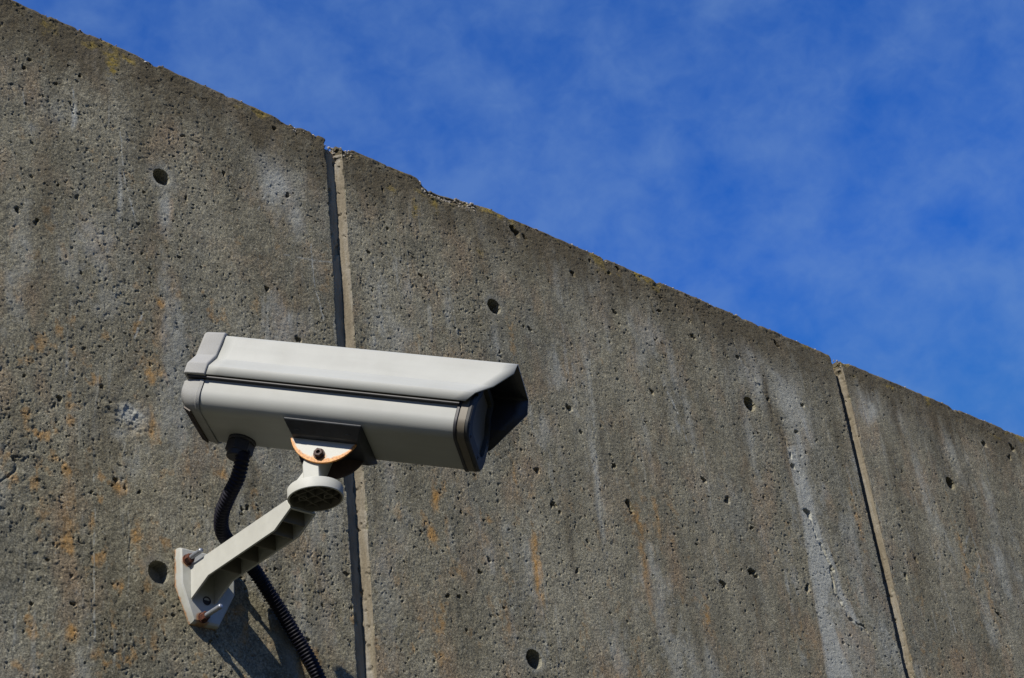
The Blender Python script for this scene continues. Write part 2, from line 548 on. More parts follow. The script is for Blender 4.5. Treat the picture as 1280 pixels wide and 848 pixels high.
BIGPITS = [
(1.7077,1.6861,0.0100,3.04,0.97),
(1.7002,1.6963,0.0071,0.56,1.30),
(1.7271,1.6838,0.0058,3.84,1.13),
(1.8317,1.6475,0.0067,2.92,1.13),
(1.8793,1.6936,0.0046,4.72,0.88),
(1.9391,1.7127,0.0079,0.20,0.97),
(1.949,1.7028,0.0048,3.40,1.13),
(1.9238,1.6832,0.0047,0.92,0.80),
(1.9222,1.6009,0.0054,2.24,0.80),
(1.1981,1.388,0.0052,4.68,1.30),
(1.2484,1.3208,0.0062,1.96,0.97),
(1.3397,1.4834,0.0046,0.36,1.13),
(1.3873,1.5232,0.0041,2.08,0.88),
(1.3394,1.5006,0.0034,1.32,0.80),
(1.4715,1.7438,0.0064,5.16,0.80),
(1.7782,1.3673,0.0076,1.64,0.88),
(1.8852,1.2211,0.0100,4.16,1.22),
(1.7101,1.1757,0.0052,0.12,1.22),
(1.7124,1.4955,0.0048,2.20,0.80),
(1.6985,1.4953,0.0035,6.28,1.22),
(1.6382,1.427,0.0039,5.32,1.13),
(2.163,1.1654,0.0096,2.08,1.30),
(2.1352,1.2931,0.0081,5.64,0.97),
(2.0415,1.6441,0.0049,1.88,1.30),
(2.1221,1.6173,0.0076,2.52,1.05),
(2.3634,1.6964,0.0115,2.88,0.88),
(2.8577,1.5126,0.0045,2.80,1.05),
(2.3535,1.3214,0.0107,3.04,1.05),
(2.3895,1.2217,0.0071,5.56,0.80),
(2.3381,1.4125,0.0072,0.76,1.22),
(0.8856,1.1144,0.0049,3.12,1.05),
(0.9429,1.1491,0.0038,2.56,1.22),
(0.9092,1.3086,0.0030,3.72,0.88),
(0.945,1.3117,0.0026,6.08,1.30),
(0.8166,1.3718,0.0049,4.28,0.97),
(0.8447,1.3666,0.0041,4.76,1.13),
(0.8427,1.3608,0.0033,2.76,1.05),
(0.8842,1.5782,0.0031,4.48,1.30),
(0.8971,1.6327,0.0036,5.32,0.97),
(0.8216,1.6242,0.0039,0.44,1.05),
(1.2216,1.6881,0.0049,4.76,1.30),
(1.2413,1.5701,0.0055,5.24,1.05),
(1.0748,1.5464,0.0020,4.24,0.88),
(1.0115,1.5179,0.0020,3.36,0.97),
(1.0666,1.4937,0.0039,4.44,0.80),
(1.1297,1.5627,0.0041,4.80,0.80),
(0.9993,1.4755,0.0028,1.80,1.13),
(0.9644,1.0231,0.0041,1.56,0.80),
(0.9778,1.0157,0.0033,2.52,1.22),
(0.9978,1.0153,0.0034,5.36,1.30),
(0.9324,0.9985,0.0024,6.12,1.05),
(1.1561,1.033,0.0038,5.56,1.05),
(0.8609,0.8384,0.0029,1.60,0.88),
(0.9127,0.8491,0.0038,1.36,1.22),
(0.8142,1.6064,0.0043,0.28,1.30),
(0.8618,1.6014,0.0035,1.16,0.80),
(1.1475,1.0297,0.0037,3.52,1.13),
(1.3723,1.5028,0.0034,0.48,1.30),
(1.8883,1.209,0.0056,1.92,1.13),
(1.7466,1.0748,0.0052,5.40,1.30),
(1.6887,1.2304,0.0064,5.88,0.80),
(1.7157,1.1798,0.0052,2.56,0.80),
(1.7982,1.329,0.0041,1.96,0.97),
(1.8653,1.2864,0.0057,1.20,0.97),
(2.6138,1.2569,0.0059,4.60,0.88),
(2.3701,1.4928,0.0056,0.24,0.80),
(3.0161,1.9922,0.0077,1.28,1.05),
(2.1858,1.2525,0.0049,0.36,0.80),
(2.8557,1.5211,0.0022,5.20,0.80),
(2.3667,1.6831,0.0077,3.92,1.30),
(2.2402,1.6118,0.0054,1.52,0.88),
(2.4079,1.5604,0.0057,1.20,0.88),
(2.6612,1.3002,0.0061,4.20,1.05),
(2.9755,1.705,0.0073,3.52,0.88),
(3.0251,1.6515,0.0098,0.92,1.13),
(3.1369,1.673,0.0103,3.44,0.97),
(3.1151,1.6435,0.0076,5.88,1.05),
(1.5253,1.3616,0.0037,5.96,1.22),
(1.7255,1.1687,0.0039,6.20,1.05),
(1.5693,1.0531,0.0047,3.52,1.13),
(1.5484,1.0297,0.0046,2.20,1.05),
(1.5045,0.9823,0.0045,1.12,1.13),
(1.5874,0.9825,0.0035,1.80,1.13),
(1.5244,1.1187,0.0035,5.56,0.80),
(1.484,0.9792,0.0044,0.60,1.05),
(2.0811,1.3172,0.0064,3.24,0.80),
(2.0843,1.1266,0.0077,3.04,0.80),
(2.1716,1.16,0.0064,1.84,1.30),
(1.9854,1.4605,0.0062,3.24,1.13),
(2.308,1.1674,0.0086,5.72,1.22),
(2.3054,1.5415,0.0054,5.76,0.97),
(0.8528,0.803,0.0021,5.20,1.13),
(1.0354,0.8284,0.0025,0.08,1.13),
(0.8784,0.8968,0.0030,1.72,1.05),
(0.9095,0.8835,0.0023,1.68,0.80),
(1.3153,0.9267,0.0030,3.16,1.22),
(1.1541,0.9592,0.0027,5.88,1.22),
(1.2421,0.8679,0.0038,1.92,0.97),
]
CRACKS = [
( [(2.3593, 1.326), (2.3609, 1.2868), (2.3863, 1.2256), (2.3819, 1.1832), (2.4053, 1.132), (2.4427, 1.1244), (2.4684, 1.0873)] , 0.003 , 0.004 ),
( [(2.222, 1.6876), (2.2483, 1.6178), (2.3054, 1.5415), (2.3354, 1.4496), (2.3582, 1.3902)] , 0.003 , 0.002 ),
( [(0.9331, 0.9719), (0.9402, 0.82)] , 0.0012 , 0.0008 ),
( [(0.9816, 0.9839), (0.9858, 0.9211)] , 0.0012 , 0.0012 ),
( [(1.8466, 1.4952), (1.8263, 1.3077), (1.8142, 1.1907)] , 0.0015 , 0.0006 ),
( [(0.814, 0.9814), (0.8312, 0.9985), (0.8425, 1.0175), (0.8601, 1.0385)] , 0.0016 , 0.0016 ),
( [(0.8407, 0.949), (0.8596, 0.9797)] , 0.0012 , 0.0010 ),
( [(0.8145, 1.0258), (0.8349, 1.0048)] , 0.0018 , 0.0016 ),
]
LINES = [
([(0.9607, 1.5628), (0.9706, 1.484), (0.99, 1.4113)], 0.001, 0.8),
([(0.8857, 1.6058), (0.889, 1.5791), (0.8961, 1.5447)], 0.0012, 1),
([(1.1861, 1.5214), (1.2027, 1.56), (1.2318, 1.6166)], 0.0012, 0.8),
([(1.278, 1.4959), (1.2819, 1.4335), (1.2953, 1.369)], 0.001, 0.8),
([(0.934, 1.0591), (0.9404, 0.8102)], 0.0009, 0.6),
([(0.981, 1.0275), (0.987, 0.8291)], 0.0009, 0.4),
([(0.984, 1.2228), (0.993, 1.2528), (1.001, 1.2866)], 0.0012, 0.7),
([(2.0169, 1.4893), (2.0341, 1.4595), (2.0484, 1.4163), (2.0603, 1.3637)], 0.0022, 0.8),
([(1.8466, 1.4952), (1.8263, 1.3077), (1.8152, 1.177), (1.8166, 1.1091)], 0.002, 0.45),
([(2.836, 1.3569), (2.8799, 1.4197), (2.8869, 1.3513), (2.8432, 1.2902)], 0.003, 0.5),
([(2.7292, 1.2492), (2.7356, 1.1694)], 0.003, 0.5),
([(1.2296, 1.459), (1.2866, 1.4692), (1.3174, 1.4779)], 0.0014, 0.5),
([(0.9412, 1.6035), (0.9445, 1.5625)], 0.001, 0.5),
([(0.8135, 1.5712), (0.8184, 1.5188)], 0.001, 0.6),
([(1.6066, 1.5062), (1.6177, 1.4351), (1.6251, 1.4154)], 0.0012, 0.4),
([(1.5417, 1.5133), (1.5516, 1.4278)], 0.002, 0.35),
([(1.7866, 1.667), (1.798, 1.5656)], 0.0025, 0.4),
([(2.0966, 1.3831), (2.0869, 1.2584)], 0.003, 0.35),
([(2.7724, 1.4285), (2.71, 1.2126)], 0.004, 0.35),
([(1.6341, 1.213), (1.6108, 0.9873)], 0.0012, 0.3),
([(1.2382, 1.0477), (1.2522, 0.9928), (1.2633, 0.916)], 0.001, 0.5),
([(1.4185, 1.1941), (1.3994, 0.898)], 0.001, 0.3),
]
POLYS = [
([(2.3354, 1.4496), (2.3582, 1.4593), (2.3648, 1.3594), (2.3998, 1.2333), (2.3509, 1.139), (2.3845, 1.0135), (2.3104, 1.0006), (2.3239, 1.1633), (2.3332, 1.3195)], 1.0),
([(2.3984, 1.2361), (2.4056, 1.1882), (2.4412, 1.1196), (2.4164, 1.1252), (2.3839, 1.1684)], 0.9),
([(2.3672, 1.1498), (2.4579, 1.1229), (2.4897, 1.0838), (2.526, 1.0382), (2.3663, 1.0103)], 0.2),
([(2.2269, 1.6195), (2.2798, 1.6543), (2.3175, 1.5452), (2.2954, 1.5048), (2.2483, 1.5749)], 0.6),
([(2.316, 1.6223), (2.3828, 1.6173), (2.4184, 1.541), (2.4089, 1.4701), (2.3666, 1.56)], 0.55),
([(2.601, 1.6491), (2.6756, 1.6757), (2.6624, 1.6219), (2.607, 1.5696), (2.5873, 1.5997)], 0.6),
([(1.1857, 1.5968), (1.2225, 1.6351), (1.28, 1.6221), (1.2619, 1.5476), (1.2174, 1.501), (1.1911, 1.5479)], 0.32),
]
ROUGH = [
(0.9796,1.1174,0.035,0.022,0.008,0.012),
(0.8382,1.0004,0.05,0.05,0.004,0.014),
(0.8784,0.8968,0.06,0.08,0.0025,0.012),
(1.5356,1.6901,0.04,0.012,0.006,0.01),
(1.3443,1.6962,0.018,0.012,0.005,0.008),
]
RUST = [
(1.4784,1.1327,0.0075,0.0326,0.8),
(1.4643,1.0663,0.0104,0.0177,0.7),
(1.6626,1.0549,0.0098,0.0498,1),
(1.6662,1.1011,0.0067,0.0336,0.6),
(1.6405,1.2012,0.0067,0.0280,0.6),
(1.9028,1.1914,0.0095,0.0324,0.7),
(1.8987,1.1002,0.0093,0.0632,0.8),
(1.6749,1.3292,0.0104,0.0178,0.5),
(1.9458,1.2233,0.0078,0.0599,0.4),
(0.9701,1.0158,0.0099,0.0108,0.9),
(0.9366,0.9569,0.0043,0.0146,0.6),
(0.9118,0.8145,0.0090,0.0097,0.7),
(0.8819,0.8087,0.0079,0.0077,0.5),
(0.8498,0.7647,0.0095,0.0074,0.5),
(1.0052,0.8226,0.0064,0.0100,0.4),
(1.0141,1.1101,0.0058,0.0230,0.6),
(1.0286,1.3051,0.0074,0.0088,0.7),
(0.8456,1.1737,0.0053,0.0091,0.7),
(0.8232,1.2397,0.0063,0.0082,0.5),
(1.0257,1.1019,0.0070,0.0161,0.5),
(0.8448,1.0777,0.0062,0.0216,0.5),
(0.902,1.1114,0.0108,0.0089,0.4),
(1.4621,0.9332,0.0115,0.0166,0.6),
(1.46,0.8865,0.0143,0.0140,0.5),
(1.452,1.0882,0.0089,0.0102,0.4),
(1.5745,1.1182,0.0079,0.0107,0.4),
(1.5146,0.9318,0.0074,0.0121,0.4),
(2.0301,1.0594,0.0078,0.0315,0.6),
(2.5022,1.3615,0.0102,0.1050,0.3),
(2.8284,1.338,0.0116,0.1457,0.35),
(2.8849,1.2822,0.0118,0.1266,0.35),
(1.0434,1.4636,0.0051,0.0245,0.45),
(1.6688,1.4671,0.0090,0.0470,0.35),
(1.9537,1.6959,0.0321,0.0182,0.25),
(1.1783,1.3553,0.0108,0.0188,0.3),
(1.1789,0.976,0.0099,0.0337,0.3),
(1.282,0.9087,0.0129,0.0336,0.2),
(2.5689,1.2793,0.0078,0.1030,0.25),
(0.8395,1.3085,0.0087,0.0121,0.4),
(0.8759,0.9577,0.0082,0.0103,0.5),
]
PALE = [
(1.2205,1.582,0.0320,0.0445,0.8),
(1.2005,1.6181,0.0231,0.0302,0.5),
(1.2539,1.5298,0.0175,0.0367,0.5),
(0.9853,1.1191,0.0206,0.0161,0.9),
(0.9688,1.0913,0.0157,0.0090,0.5),
(1.0268,1.5119,0.0218,0.0235,0.5),
(1.0345,1.46,0.0102,0.0405,0.6),
(1.0253,0.9152,0.0223,0.0210,0.5),
(1.6376,1.5125,0.0231,0.0238,0.4),
(1.635,1.4408,0.0087,0.0537,0.4),
(1.6355,0.9141,0.0221,0.0197,0.5),
(2.2723,1.6256,0.0439,0.0264,0.8),
(2.2912,1.5713,0.0390,0.0554,0.6),
(2.3666,1.56,0.0452,0.0742,0.6),
(2.2412,1.5898,0.0238,0.0461,0.5),
(2.3718,1.4598,0.0148,0.0715,0.6),
(2.3648,1.3594,0.0169,0.0687,0.8),
(2.353,1.2459,0.0188,0.0817,1),
(2.3763,1.1442,0.0329,0.0942,1),
(2.386,1.0719,0.0514,0.0691,0.9),
(2.4582,1.1917,0.0195,0.0815,0.7),
(2.475,1.0736,0.0241,0.0626,0.5),
(2.6305,1.6398,0.0395,0.0363,0.7),
(2.716,1.6286,0.0408,0.0408,0.4),
(2.7443,1.4918,0.0172,0.0962,0.35),
(2.8879,1.6036,0.0309,0.0519,0.4),
(2.982,1.4806,0.0188,0.0998,0.3),
(2.9468,1.3648,0.0244,0.0423,0.5),
(2.0491,1.5286,0.0130,0.0776,0.35),
(2.0692,1.4382,0.0107,0.0834,0.35),
(2.2296,1.4201,0.0115,0.1021,0.35),
(1.3371,1.2487,0.0087,0.3674,0.28),
(1.2765,1.1545,0.0136,0.0744,0.35),
(1.3956,1.2664,0.0179,0.2814,0.25),
(1.8182,1.2622,0.0093,0.0883,0.5),
(1.8142,1.1907,0.0073,0.0716,0.5),
(1.8322,1.4441,0.0077,0.0954,0.35),
(1.5366,1.4667,0.0084,0.0381,0.4),
(1.7909,1.6357,0.0097,0.0684,0.35),
(1.8962,1.5433,0.0101,0.0507,0.3),
(0.8933,1.5601,0.0040,0.0219,1),
(0.9625,1.4536,0.0040,0.0528,0.6),
(0.8303,1.5107,0.0159,0.0131,0.35),
(0.8636,1.5533,0.0235,0.0270,0.3),
(1.7441,1.2848,0.0089,0.0877,0.2),
(1.9517,1.3427,0.0080,0.0784,0.3),
(2.4051,1.6958,0.0155,0.0592,0.3),
(1.3719,0.9731,0.0278,0.1044,0.3),
(1.2896,1.0366,0.0188,0.0938,0.35),
(0.8188,0.9848,0.0099,0.0508,0.3),
]
SOOT = [
(0.9462,1.6639,0.0152,0.0433,0.35),
(1.0636,1.6908,0.1715,0.0300,0.5),
(1.1108,1.6528,0.0419,0.0887,0.45),
(1.2031,1.6951,0.0596,0.0342,0.5),
(0.8463,1.6871,0.0732,0.0285,0.5),
(1.0237,1.6569,0.0534,0.0728,0.4),
(1.5106,1.6877,0.1617,0.0232,0.6),
(1.6266,1.6704,0.1122,0.0505,0.5),
(1.7893,1.6846,0.1218,0.0316,0.5),
(1.8119,1.71,0.0241,0.1393,0.5),
(1.9045,1.6947,0.0850,0.0450,0.5),
(2.0621,1.6839,0.1382,0.0334,0.6),
(2.2173,1.6684,0.0725,0.0566,0.7),
(2.2507,1.6273,0.0436,0.0561,0.6),
(2.3054,1.5415,0.0145,0.0996,0.7),
(2.3214,1.4789,0.0121,0.0714,0.6),
(2.4441,1.7087,0.0803,0.0361,0.5),
(2.6871,1.6942,0.1799,0.0292,0.6),
(2.7601,1.679,0.0358,0.0829,0.5),
(2.9594,1.7003,0.2000,0.0349,0.7),
(3.0959,1.6811,0.1028,0.0354,0.7),
(3.0533,1.6497,0.0465,0.0861,0.4),
(2.5599,1.6913,0.0332,0.0606,0.3),
(1.6428,1.3991,0.0087,0.0678,0.35),
(1.845,1.313,0.0095,0.0907,0.3),
(1.8077,1.203,0.0073,0.0860,0.35),
(1.0265,0.907,0.0155,0.0146,0.35),
(1.3062,1.695,0.0249,0.0350,0.6),
(1.4137,1.6868,0.0666,0.0261,0.5),
(1.9751,1.6528,0.0128,0.1063,0.3),
(2.109,1.6146,0.0180,0.1074,0.3),
(2.1243,1.0925,0.0165,0.0877,0.3),
(1.9949,1.0118,0.0115,0.0690,0.4),
(1.6297,1.0668,0.0097,0.1032,0.2),
]
LICH = [
(0.9459,1.6785,0.0127,0.0291,1),
(0.8461,1.6943,0.0167,0.0172,0.5),
(0.914,1.6921,0.0125,0.0087,0.7),
(0.9712,1.6984,0.0155,0.0059,0.8),
(1.4901,1.6444,0.0101,0.0228,0.7),
(1.4439,1.6679,0.0133,0.0130,0.4),
(1.5339,1.6733,0.0104,0.0232,0.6),
(1.6543,1.7109,0.0261,0.0087,1),
(1.6697,1.7072,0.0150,0.0104,0.8),
(1.7019,1.7085,0.0152,0.0087,0.5),
(2.0057,1.7065,0.0219,0.0111,0.9),
(2.0293,1.7031,0.0177,0.0186,0.6),
(2.3533,1.7182,0.0203,0.0100,0.5),
(1.6195,1.6116,0.0071,0.0099,0.5),
(2.5789,1.7122,0.0223,0.0082,0.7),
(1.6855,1.5889,0.0055,0.0084,0.5),
(1.1606,1.7062,0.0143,0.0093,0.4),
(1.3682,1.7066,0.0128,0.0081,0.5),
(1.8119,1.71,0.0160,0.0071,0.4),
(2.7146,1.699,0.0235,0.0063,0.5),
]

def blobsum(X, Z, L, seed, soft=1.0):
    out = np.zeros(X.shape, np.float32)
    x0, x1 = X.min(), X.max()
    wx = X + 0.012 * (fbm(X, Z, 0.03, 0.05, seed, 4, 0.6) - 0.5); wz = Z + 0.02 * (fbm(X, Z, 0.04, 0.05, seed + 9, 4, 0.6) - 0.5)
    for (x, z, rx, rz, am) in L:
        if x < x0 - 4 * rx or x > x1 + 4 * rx: continue
        i0, i1 = np.searchsorted(X[0], (x - 3 * rx - 0.01, x + 3 * rx + 0.01))
        sl = (slice(None), slice(i0, i1))
        out[sl] = np.maximum(out[sl], am * np.exp(-(((wx[sl] - x) / rx) ** 2 + ((wz[sl] - z) / rz) ** 2)))
    return out


def stains(X, Z):
    st = np.zeros(X.shape + (4,), np.float32)
    fade = sstep(-0.2, 0.3, Z) * 0 + 1
    r = 0.34 * sstep(0.60, 0.80, fbm(X, Z, 0.022, 0.034, 201, 4, 0.55)) * (0.25 + 0.75 * sstep(1.62, 1.15, Z)) * (0.35 + 0.65 * sstep(1.9, 0.9, X))
    r += 0.22 * sstep(0.62, 0.85, fbm(X, Z, 0.030, 0.12, 211, 5, 0.6)) * sstep(1.5, 1.1, Z)
    st[..., 0] = np.clip(np.maximum(r, 0.8 * blobsum(X, Z, RUST, 221) * sstep(0.15, 0.6, fbm(X, Z, 0.012, 0.018, 225, 4, 0.6))), 0, 1)
    p = 0.42 * sstep(0.52, 0.80, fbm(X, Z, 0.055, 0.12, 231, 5, 0.62)) + 0.35 * sstep(0.60, 0.85, fbm(X, Z, 0.006, 0.09, 241, 3, 0.5)) * sstep(0.45, 0.7, fbm(X, Z, 0.15, 0.2, 245, 2))
    st[..., 1] = np.clip(np.maximum(p, blobsum(X, Z, PALE, 251) * 1.15 * (1 - 0.55 * (X > 2.28) * (Z < 1.28) * (X < 2.54)) * sstep(0.0, 0.45, fbm(X, Z, 0.012, 0.03, 255, 4, 0.6))), 0, 1)
    wx = X + 0.006 * (fbm(X, Z, 0.012, 0.03, 341, 4, 0.6) - 0.5)
    extra = np.zeros(X.shape, np.float32)
    for pts, wd, am in LINES:
        if max(q[0] for q in pts) < X.min() or min(q[0] for q in pts) > X.max(): continue
        d, tt = seg_dist(wx, Z, pts)
        extra = np.maximum(extra, am * (1 - sstep(wd * 0.5, wd * 1.5, d)) * sstep(0.30, 0.55, fbm(X, Z, 0.008, 0.012, 345, 3)))
    streak = 0.35 + 1.25 * fbm(X + 0.28 * Z * 0, Z, 0.007, 0.25, 351, 4, 0.6) - 0.35 * fbm(X, Z, 0.03, 0.05, 355, 3)
    for pts, am in POLYS:
        if max(q[0] for q in pts) < X.min() or min(q[0] for q in pts) > X.max(): continue
        inside = np.zeros(X.shape, bool)
        n = len(pts)
        for i in range(n):
            (ax_, az_), (bx_, bz_) = pts[i], pts[(i + 1) % n]
            if az_ == bz_: continue
            cr = ((az_ > Z) != (bz_ > Z)) & (wx < (bx_ - ax_) * (Z - az_) / (bz_ - az_) + ax_)
            inside ^= cr
        d, tt = seg_dist(wx, Z, pts + [pts[0]])
        soft = np.where(inside, 0.5 + 0.5 * sstep(0, 0.012, d), 0.5 * (1 - sstep(0, 0.006, d)))
        extra = np.maximum(extra, am * soft * streak * 1.3)
    st[..., 1] = np.clip(np.maximum(st[..., 1], extra), 0, 1)
    band = sstep(ZT - 0.15, ZT - 0.02, Z + 0.12 * (fbm(X, Z, 0.05, 0.4, 261, 5, 0.6) - 0.5))
    s = 0.62 * band * (0.5 + 0.9 * fbm(X, Z, 0.02, 0.03, 265, 4, 0.6)) + 0.30 * sstep(0.56, 0.8, fbm(X, Z, 0.05, 0.22, 271, 5, 0.6))
    st[..., 2] = np.clip(np.maximum(s, 0.9 * blobsum(X, Z, SOOT, 281)), 0, 1)
    l = 0.45 * sstep(0.60, 0.75, fbm(X, Z, 0.05, 0.03, 291, 4, 0.6)) * sstep(ZT - 0.06, ZT - 0.01, Z)
    st[..., 3] = np.clip(np.maximum(l, blobsum(X, Z, LICH, 301) * sstep(0.2, 0.65, fbm(X, Z, 0.007, 0.007, 305, 4, 0.65))), 0, 1)
    return st


def panel_mesh(name, X0, X1, label, steps, dz, zfine, left_chamfer, parent):
    xs = [X0]
    while xs[-1] < X1:
        xs.append(xs[-1] + steps(xs[-1]))
    xs = np.array(xs); xs = X0 + (xs - X0) * (X1 - X0) / (xs[-1] - X0)
    if left_chamfer and steps(X0 + 0.001) < 0.01:
        xs = np.concatenate([X0 + np.linspace(0, 0.0112, 26)[:-1], xs[xs > X0 + 0.0112]])
    z_f = np.arange(zfine, ZT - 0.0061, dz)
    z_c = -EYE - 0.05 + (zfine + EYE + 0.05) * (1 - (1 - np.linspace(0, 1, 34)[:-1]) ** 1.0)
    zs = np.concatenate([z_c, z_f])
    RR = 0.006
    arc = np.linspace(0, math.pi / 2, 8)
    nflat = len(zs)
    # path: base (y,z) and outward normal (ny,nz)
    py = np.concatenate([np.full(nflat, YW), YW + RR * (1 - np.cos(arc)), YW + RR + (THICK - 2 * RR) * np.linspace(0, 1, 14)[1:] ** 2.0, [YW + THICK, YW + THICK]])
    pz = np.concatenate([zs, ZT - RR + RR * np.sin(arc), np.full(13, ZT), [ZT - RR, -EYE - 0.05]])
    ny = np.concatenate([np.full(nflat, -1.0), -np.cos(arc), np.zeros(13), [1, 1]])
    nz = np.concatenate([np.zeros(nflat), np.sin(arc), np.ones(13), [0, 0]])
    X, Z = np.meshgrid(xs, pz); X = X.astype(np.float64)
    PY = np.repeat(py[:, None], len(xs), 1); PZ = np.repeat(pz[:, None], len(xs), 1)
    NY = np.repeat(ny[:, None], len(xs), 1); NZ = np.repeat(nz[:, None], len(xs), 1)
    front = (NY < -0.05)
    S = np.where(np.abs(NZ) > 0.5, Z + (PY - YW), Z)        # coordinate along the path for noise
    # snap vertices to the rims of the tie holes so the rims read round
    for (hx, hz, hr, hd) in TIES:
        if hx < X0 - .1 or hx > X1 + .1: continue
        ix = slice(max(0, np.searchsorted(xs, hx - .03)), np.searchsorted(xs, hx + .03))
        iz = slice(max(0, np.searchsorted(zs, hz - .03)), np.searchsorted(zs, hz + .03))
        dx = X[iz, ix] - hx; dzz = Z[iz, ix] - hz
        r = np.hypot(dx, dzz) + 1e-9
        hstep = max(dz, steps(hx)) * 0.75
        tgt = np.where(np.abs(r - hr) < hstep * 0.5, hr, r)
        tgt = np.where((r <= hr - hstep * 0.5) & (r > hr - hstep * 1.4), hr * 0.955, tgt)
        X[iz, ix] = hx + dx * tgt / r; Z[iz, ix] = hz + dzz * tgt / r
        PZ[iz, ix] = Z[iz, ix]
    D = 0.0035 * (fbm(X, S, 0.45, 0.6, 1, 3) - 0.5)
    D += 0.0014 * (fbm(X, S, 0.030, 0.034, 5, 3) - 0.5)
    D += 0.0009 * (fbm(X, S, 0.0070, 0.0085, 9, 3, 0.66) - 0.5) + 0.00062 * (lattice(X * 0.8 + S * 0.6, S * 0.8 - X * 0.6, 0.0027, 0.0027, 14) - 0.5)
    # worn skin: small ragged openings
    wn = fbm(X, S, 0.0052, 0.0040, 21, 3, 0.65)
    dens = fbm(X, S, 0.12, 0.16, 25, 3)
    thr = 0.755 - 0.13 * (dens - 0.5) * 2 - 0.04 * sstep(1.15, 0.8, X) * sstep(1.5, 1.2, S)
    D += 0.0012 * sstep(0, 0.05, wn - thr)
    # top edge: ragged, exposes aggregate
    edge = sstep(ZT - 0.035, ZT - 0.002, Z)
    D += edge * 0.0040 * (fbm(X, S, 0.014, 0.012, 41, 4, 0.6) - 0.5)
    ch = chip_profile(X)
    top = sstep(ZT - 0.045, ZT - 0.002, PZ)
    PZ2 = PZ - ch * top
    D += 0.5 * np.clip(ch - 0.004, 0, 1) * sstep(ZT - 0.030, ZT, PZ) * (NY < -0.05)
    # pits
    def stamp(x, z, r, ang, asp, dep):
        R = r * 1.9 + 0.001
        i0, i1 = np.searchsorted(xs, (x - R, x + R)); j0, j1 = np.searchsorted(zs, (z - R, z + R))
        if i1 - i0 < 1 or j1 - j0 < 1 or j1 >= nflat: return
        dx = X[j0:j1, i0:i1] - x; dzz = Z[j0:j1, i0:i1] - z
        ca, sa = math.cos(ang), math.sin(ang)
        u = (dx * ca + dzz * sa) * asp; v = (-dx * sa + dzz * ca) / asp ** 0.5
        th = np.arctan2(v, u)
        rr = np.hypot(u, v) / (1 + 0.22 * np.sin(2 * th + ang * 3) + 0.15 * np.sin(3 * th + ang * 7) + 0.10 * np.sin(5 * th + ang * 11))
        D[j0:j1, i0:i1] += (r * 1.9 * dep) * (1 - sstep(0.55 * r, 1.15 * r, rr))
    for p in PITS:
        if X0 < p[0] < X1: stamp(*p)
    for (x, z, r, ang, asp) in BIGPITS:
        if X0 < x < X1: stamp(x, z, r * 0.78, ang, asp, 1.1)
    # tie holes
    for (hx, hz, hr, hd) in TIES:
        if X0 < hx < X1:
            r = np.hypot(X - hx, Z - hz)
            D = np.where((r < hr * 0.995) & front, D * 0.3 + hd * (1 - 0.12 * np.clip(r / hr, 0, 1) ** 2), D)
            D = np.where(front & (r >= hr * 0.995), D * (0.15 + 0.85 * sstep(hr, hr * 1.8, r)), D)
            D += 0.0006 * np.exp(-np.clip(r - hr, 0, 1) ** 2 / (0.003 ** 2)) * (r >= hr * 0.995)
    # cracks and scars
    for pts, w, dep in CRACKS:
        if max(p[0] for p in pts) < X0 or min(p[0] for p in pts) > X1: continue
        wob = 0.010 * (fbm(X, S, 0.012, 0.012, 55, 3) - 0.5)
        d, tt = seg_dist(X + wob, Z + wob, pts)
        D += dep * (1 - sstep(w * 0.35, w, d)) * sstep(0.30, 0.62, fbm(X, S, 0.012, 0.012, 57, 3)) * front
    for (x, z, rx, rz, amp, sc) in ROUGH:
        k = np.exp(-(((X - x) / rx) ** 2 + ((Z - z) / rz) ** 2))
        D += front * k * amp * (fbm(X, S, sc, sc * 0.7, 61, 4, 0.6) - 0.42)
    # chamfer / eased arrises at the joints
    if left_chamfer:
        wj = (0.0088 if X0 < 2 else 0.0026) + 0.0022 * sstep(0.62, 0.80, fbm(X * 0, S, 1, 0.03, 81, 4, 0.65))
        t_ = np.clip((X0 + wj - X) / wj, 0, 1)
        D = D * (1 - 0.6 * (t_ > 0)) + (0.0122 if X0 < 2 else 0.0190) * t_ * front
        X = X + (t_ > 0) * front * (0.0022 * (fbm(X * 0 + D, S, 0.006, 0.014, 85, 4, 0.62) - 0.5) + 0.0030 * sstep(0.68, 0.78, fbm(X * 0 + D, S, 0.007, 0.010, 87, 3)))
    t_ = np.clip((X - (X1 - 0.0028)) / 0.0028, 0, 1)
    e_ = np.clip((X - (X1 - 0.012)) / 0.012, 0, 1) ** 2
    X = X - e_ * front * (0.0022 * np.clip(fbm(X * 0, S, 1, 0.045, 88, 5, 0.65) - 0.35, 0, 1) + 0.0045 * sstep(0.66, 0.80, fbm(X * 0, S, 1, 0.018, 89, 3)))
    D += 0.0014 * t_ ** 2 * front + 0.0022 * t_ * fbm(X, S, 0.01, 0.012, 83, 3) * front
    D = D * (1 - 0.75 * np.clip(NZ, 0, 1))
    Yv = PY - NY * 0 + np.where(NY != 0, -NY * D, 0)
    Zv = PZ2 - NZ * D
    co = np.stack([X, Yv, Zv + EYE], -1).reshape(-1, 3)
    nr, nc = X.shape
    # end faces: columns run into the joint, to the back of the wall
    idx = np.arange(nr * nc).reshape(nr, nc)
    quads = np.stack([idx[:-1, :-1], idx[:-1, 1:], idx[1:, 1:], idx[1:, :-1]], -1).reshape(-1, 4)
    extra_v = []; extra_q = []
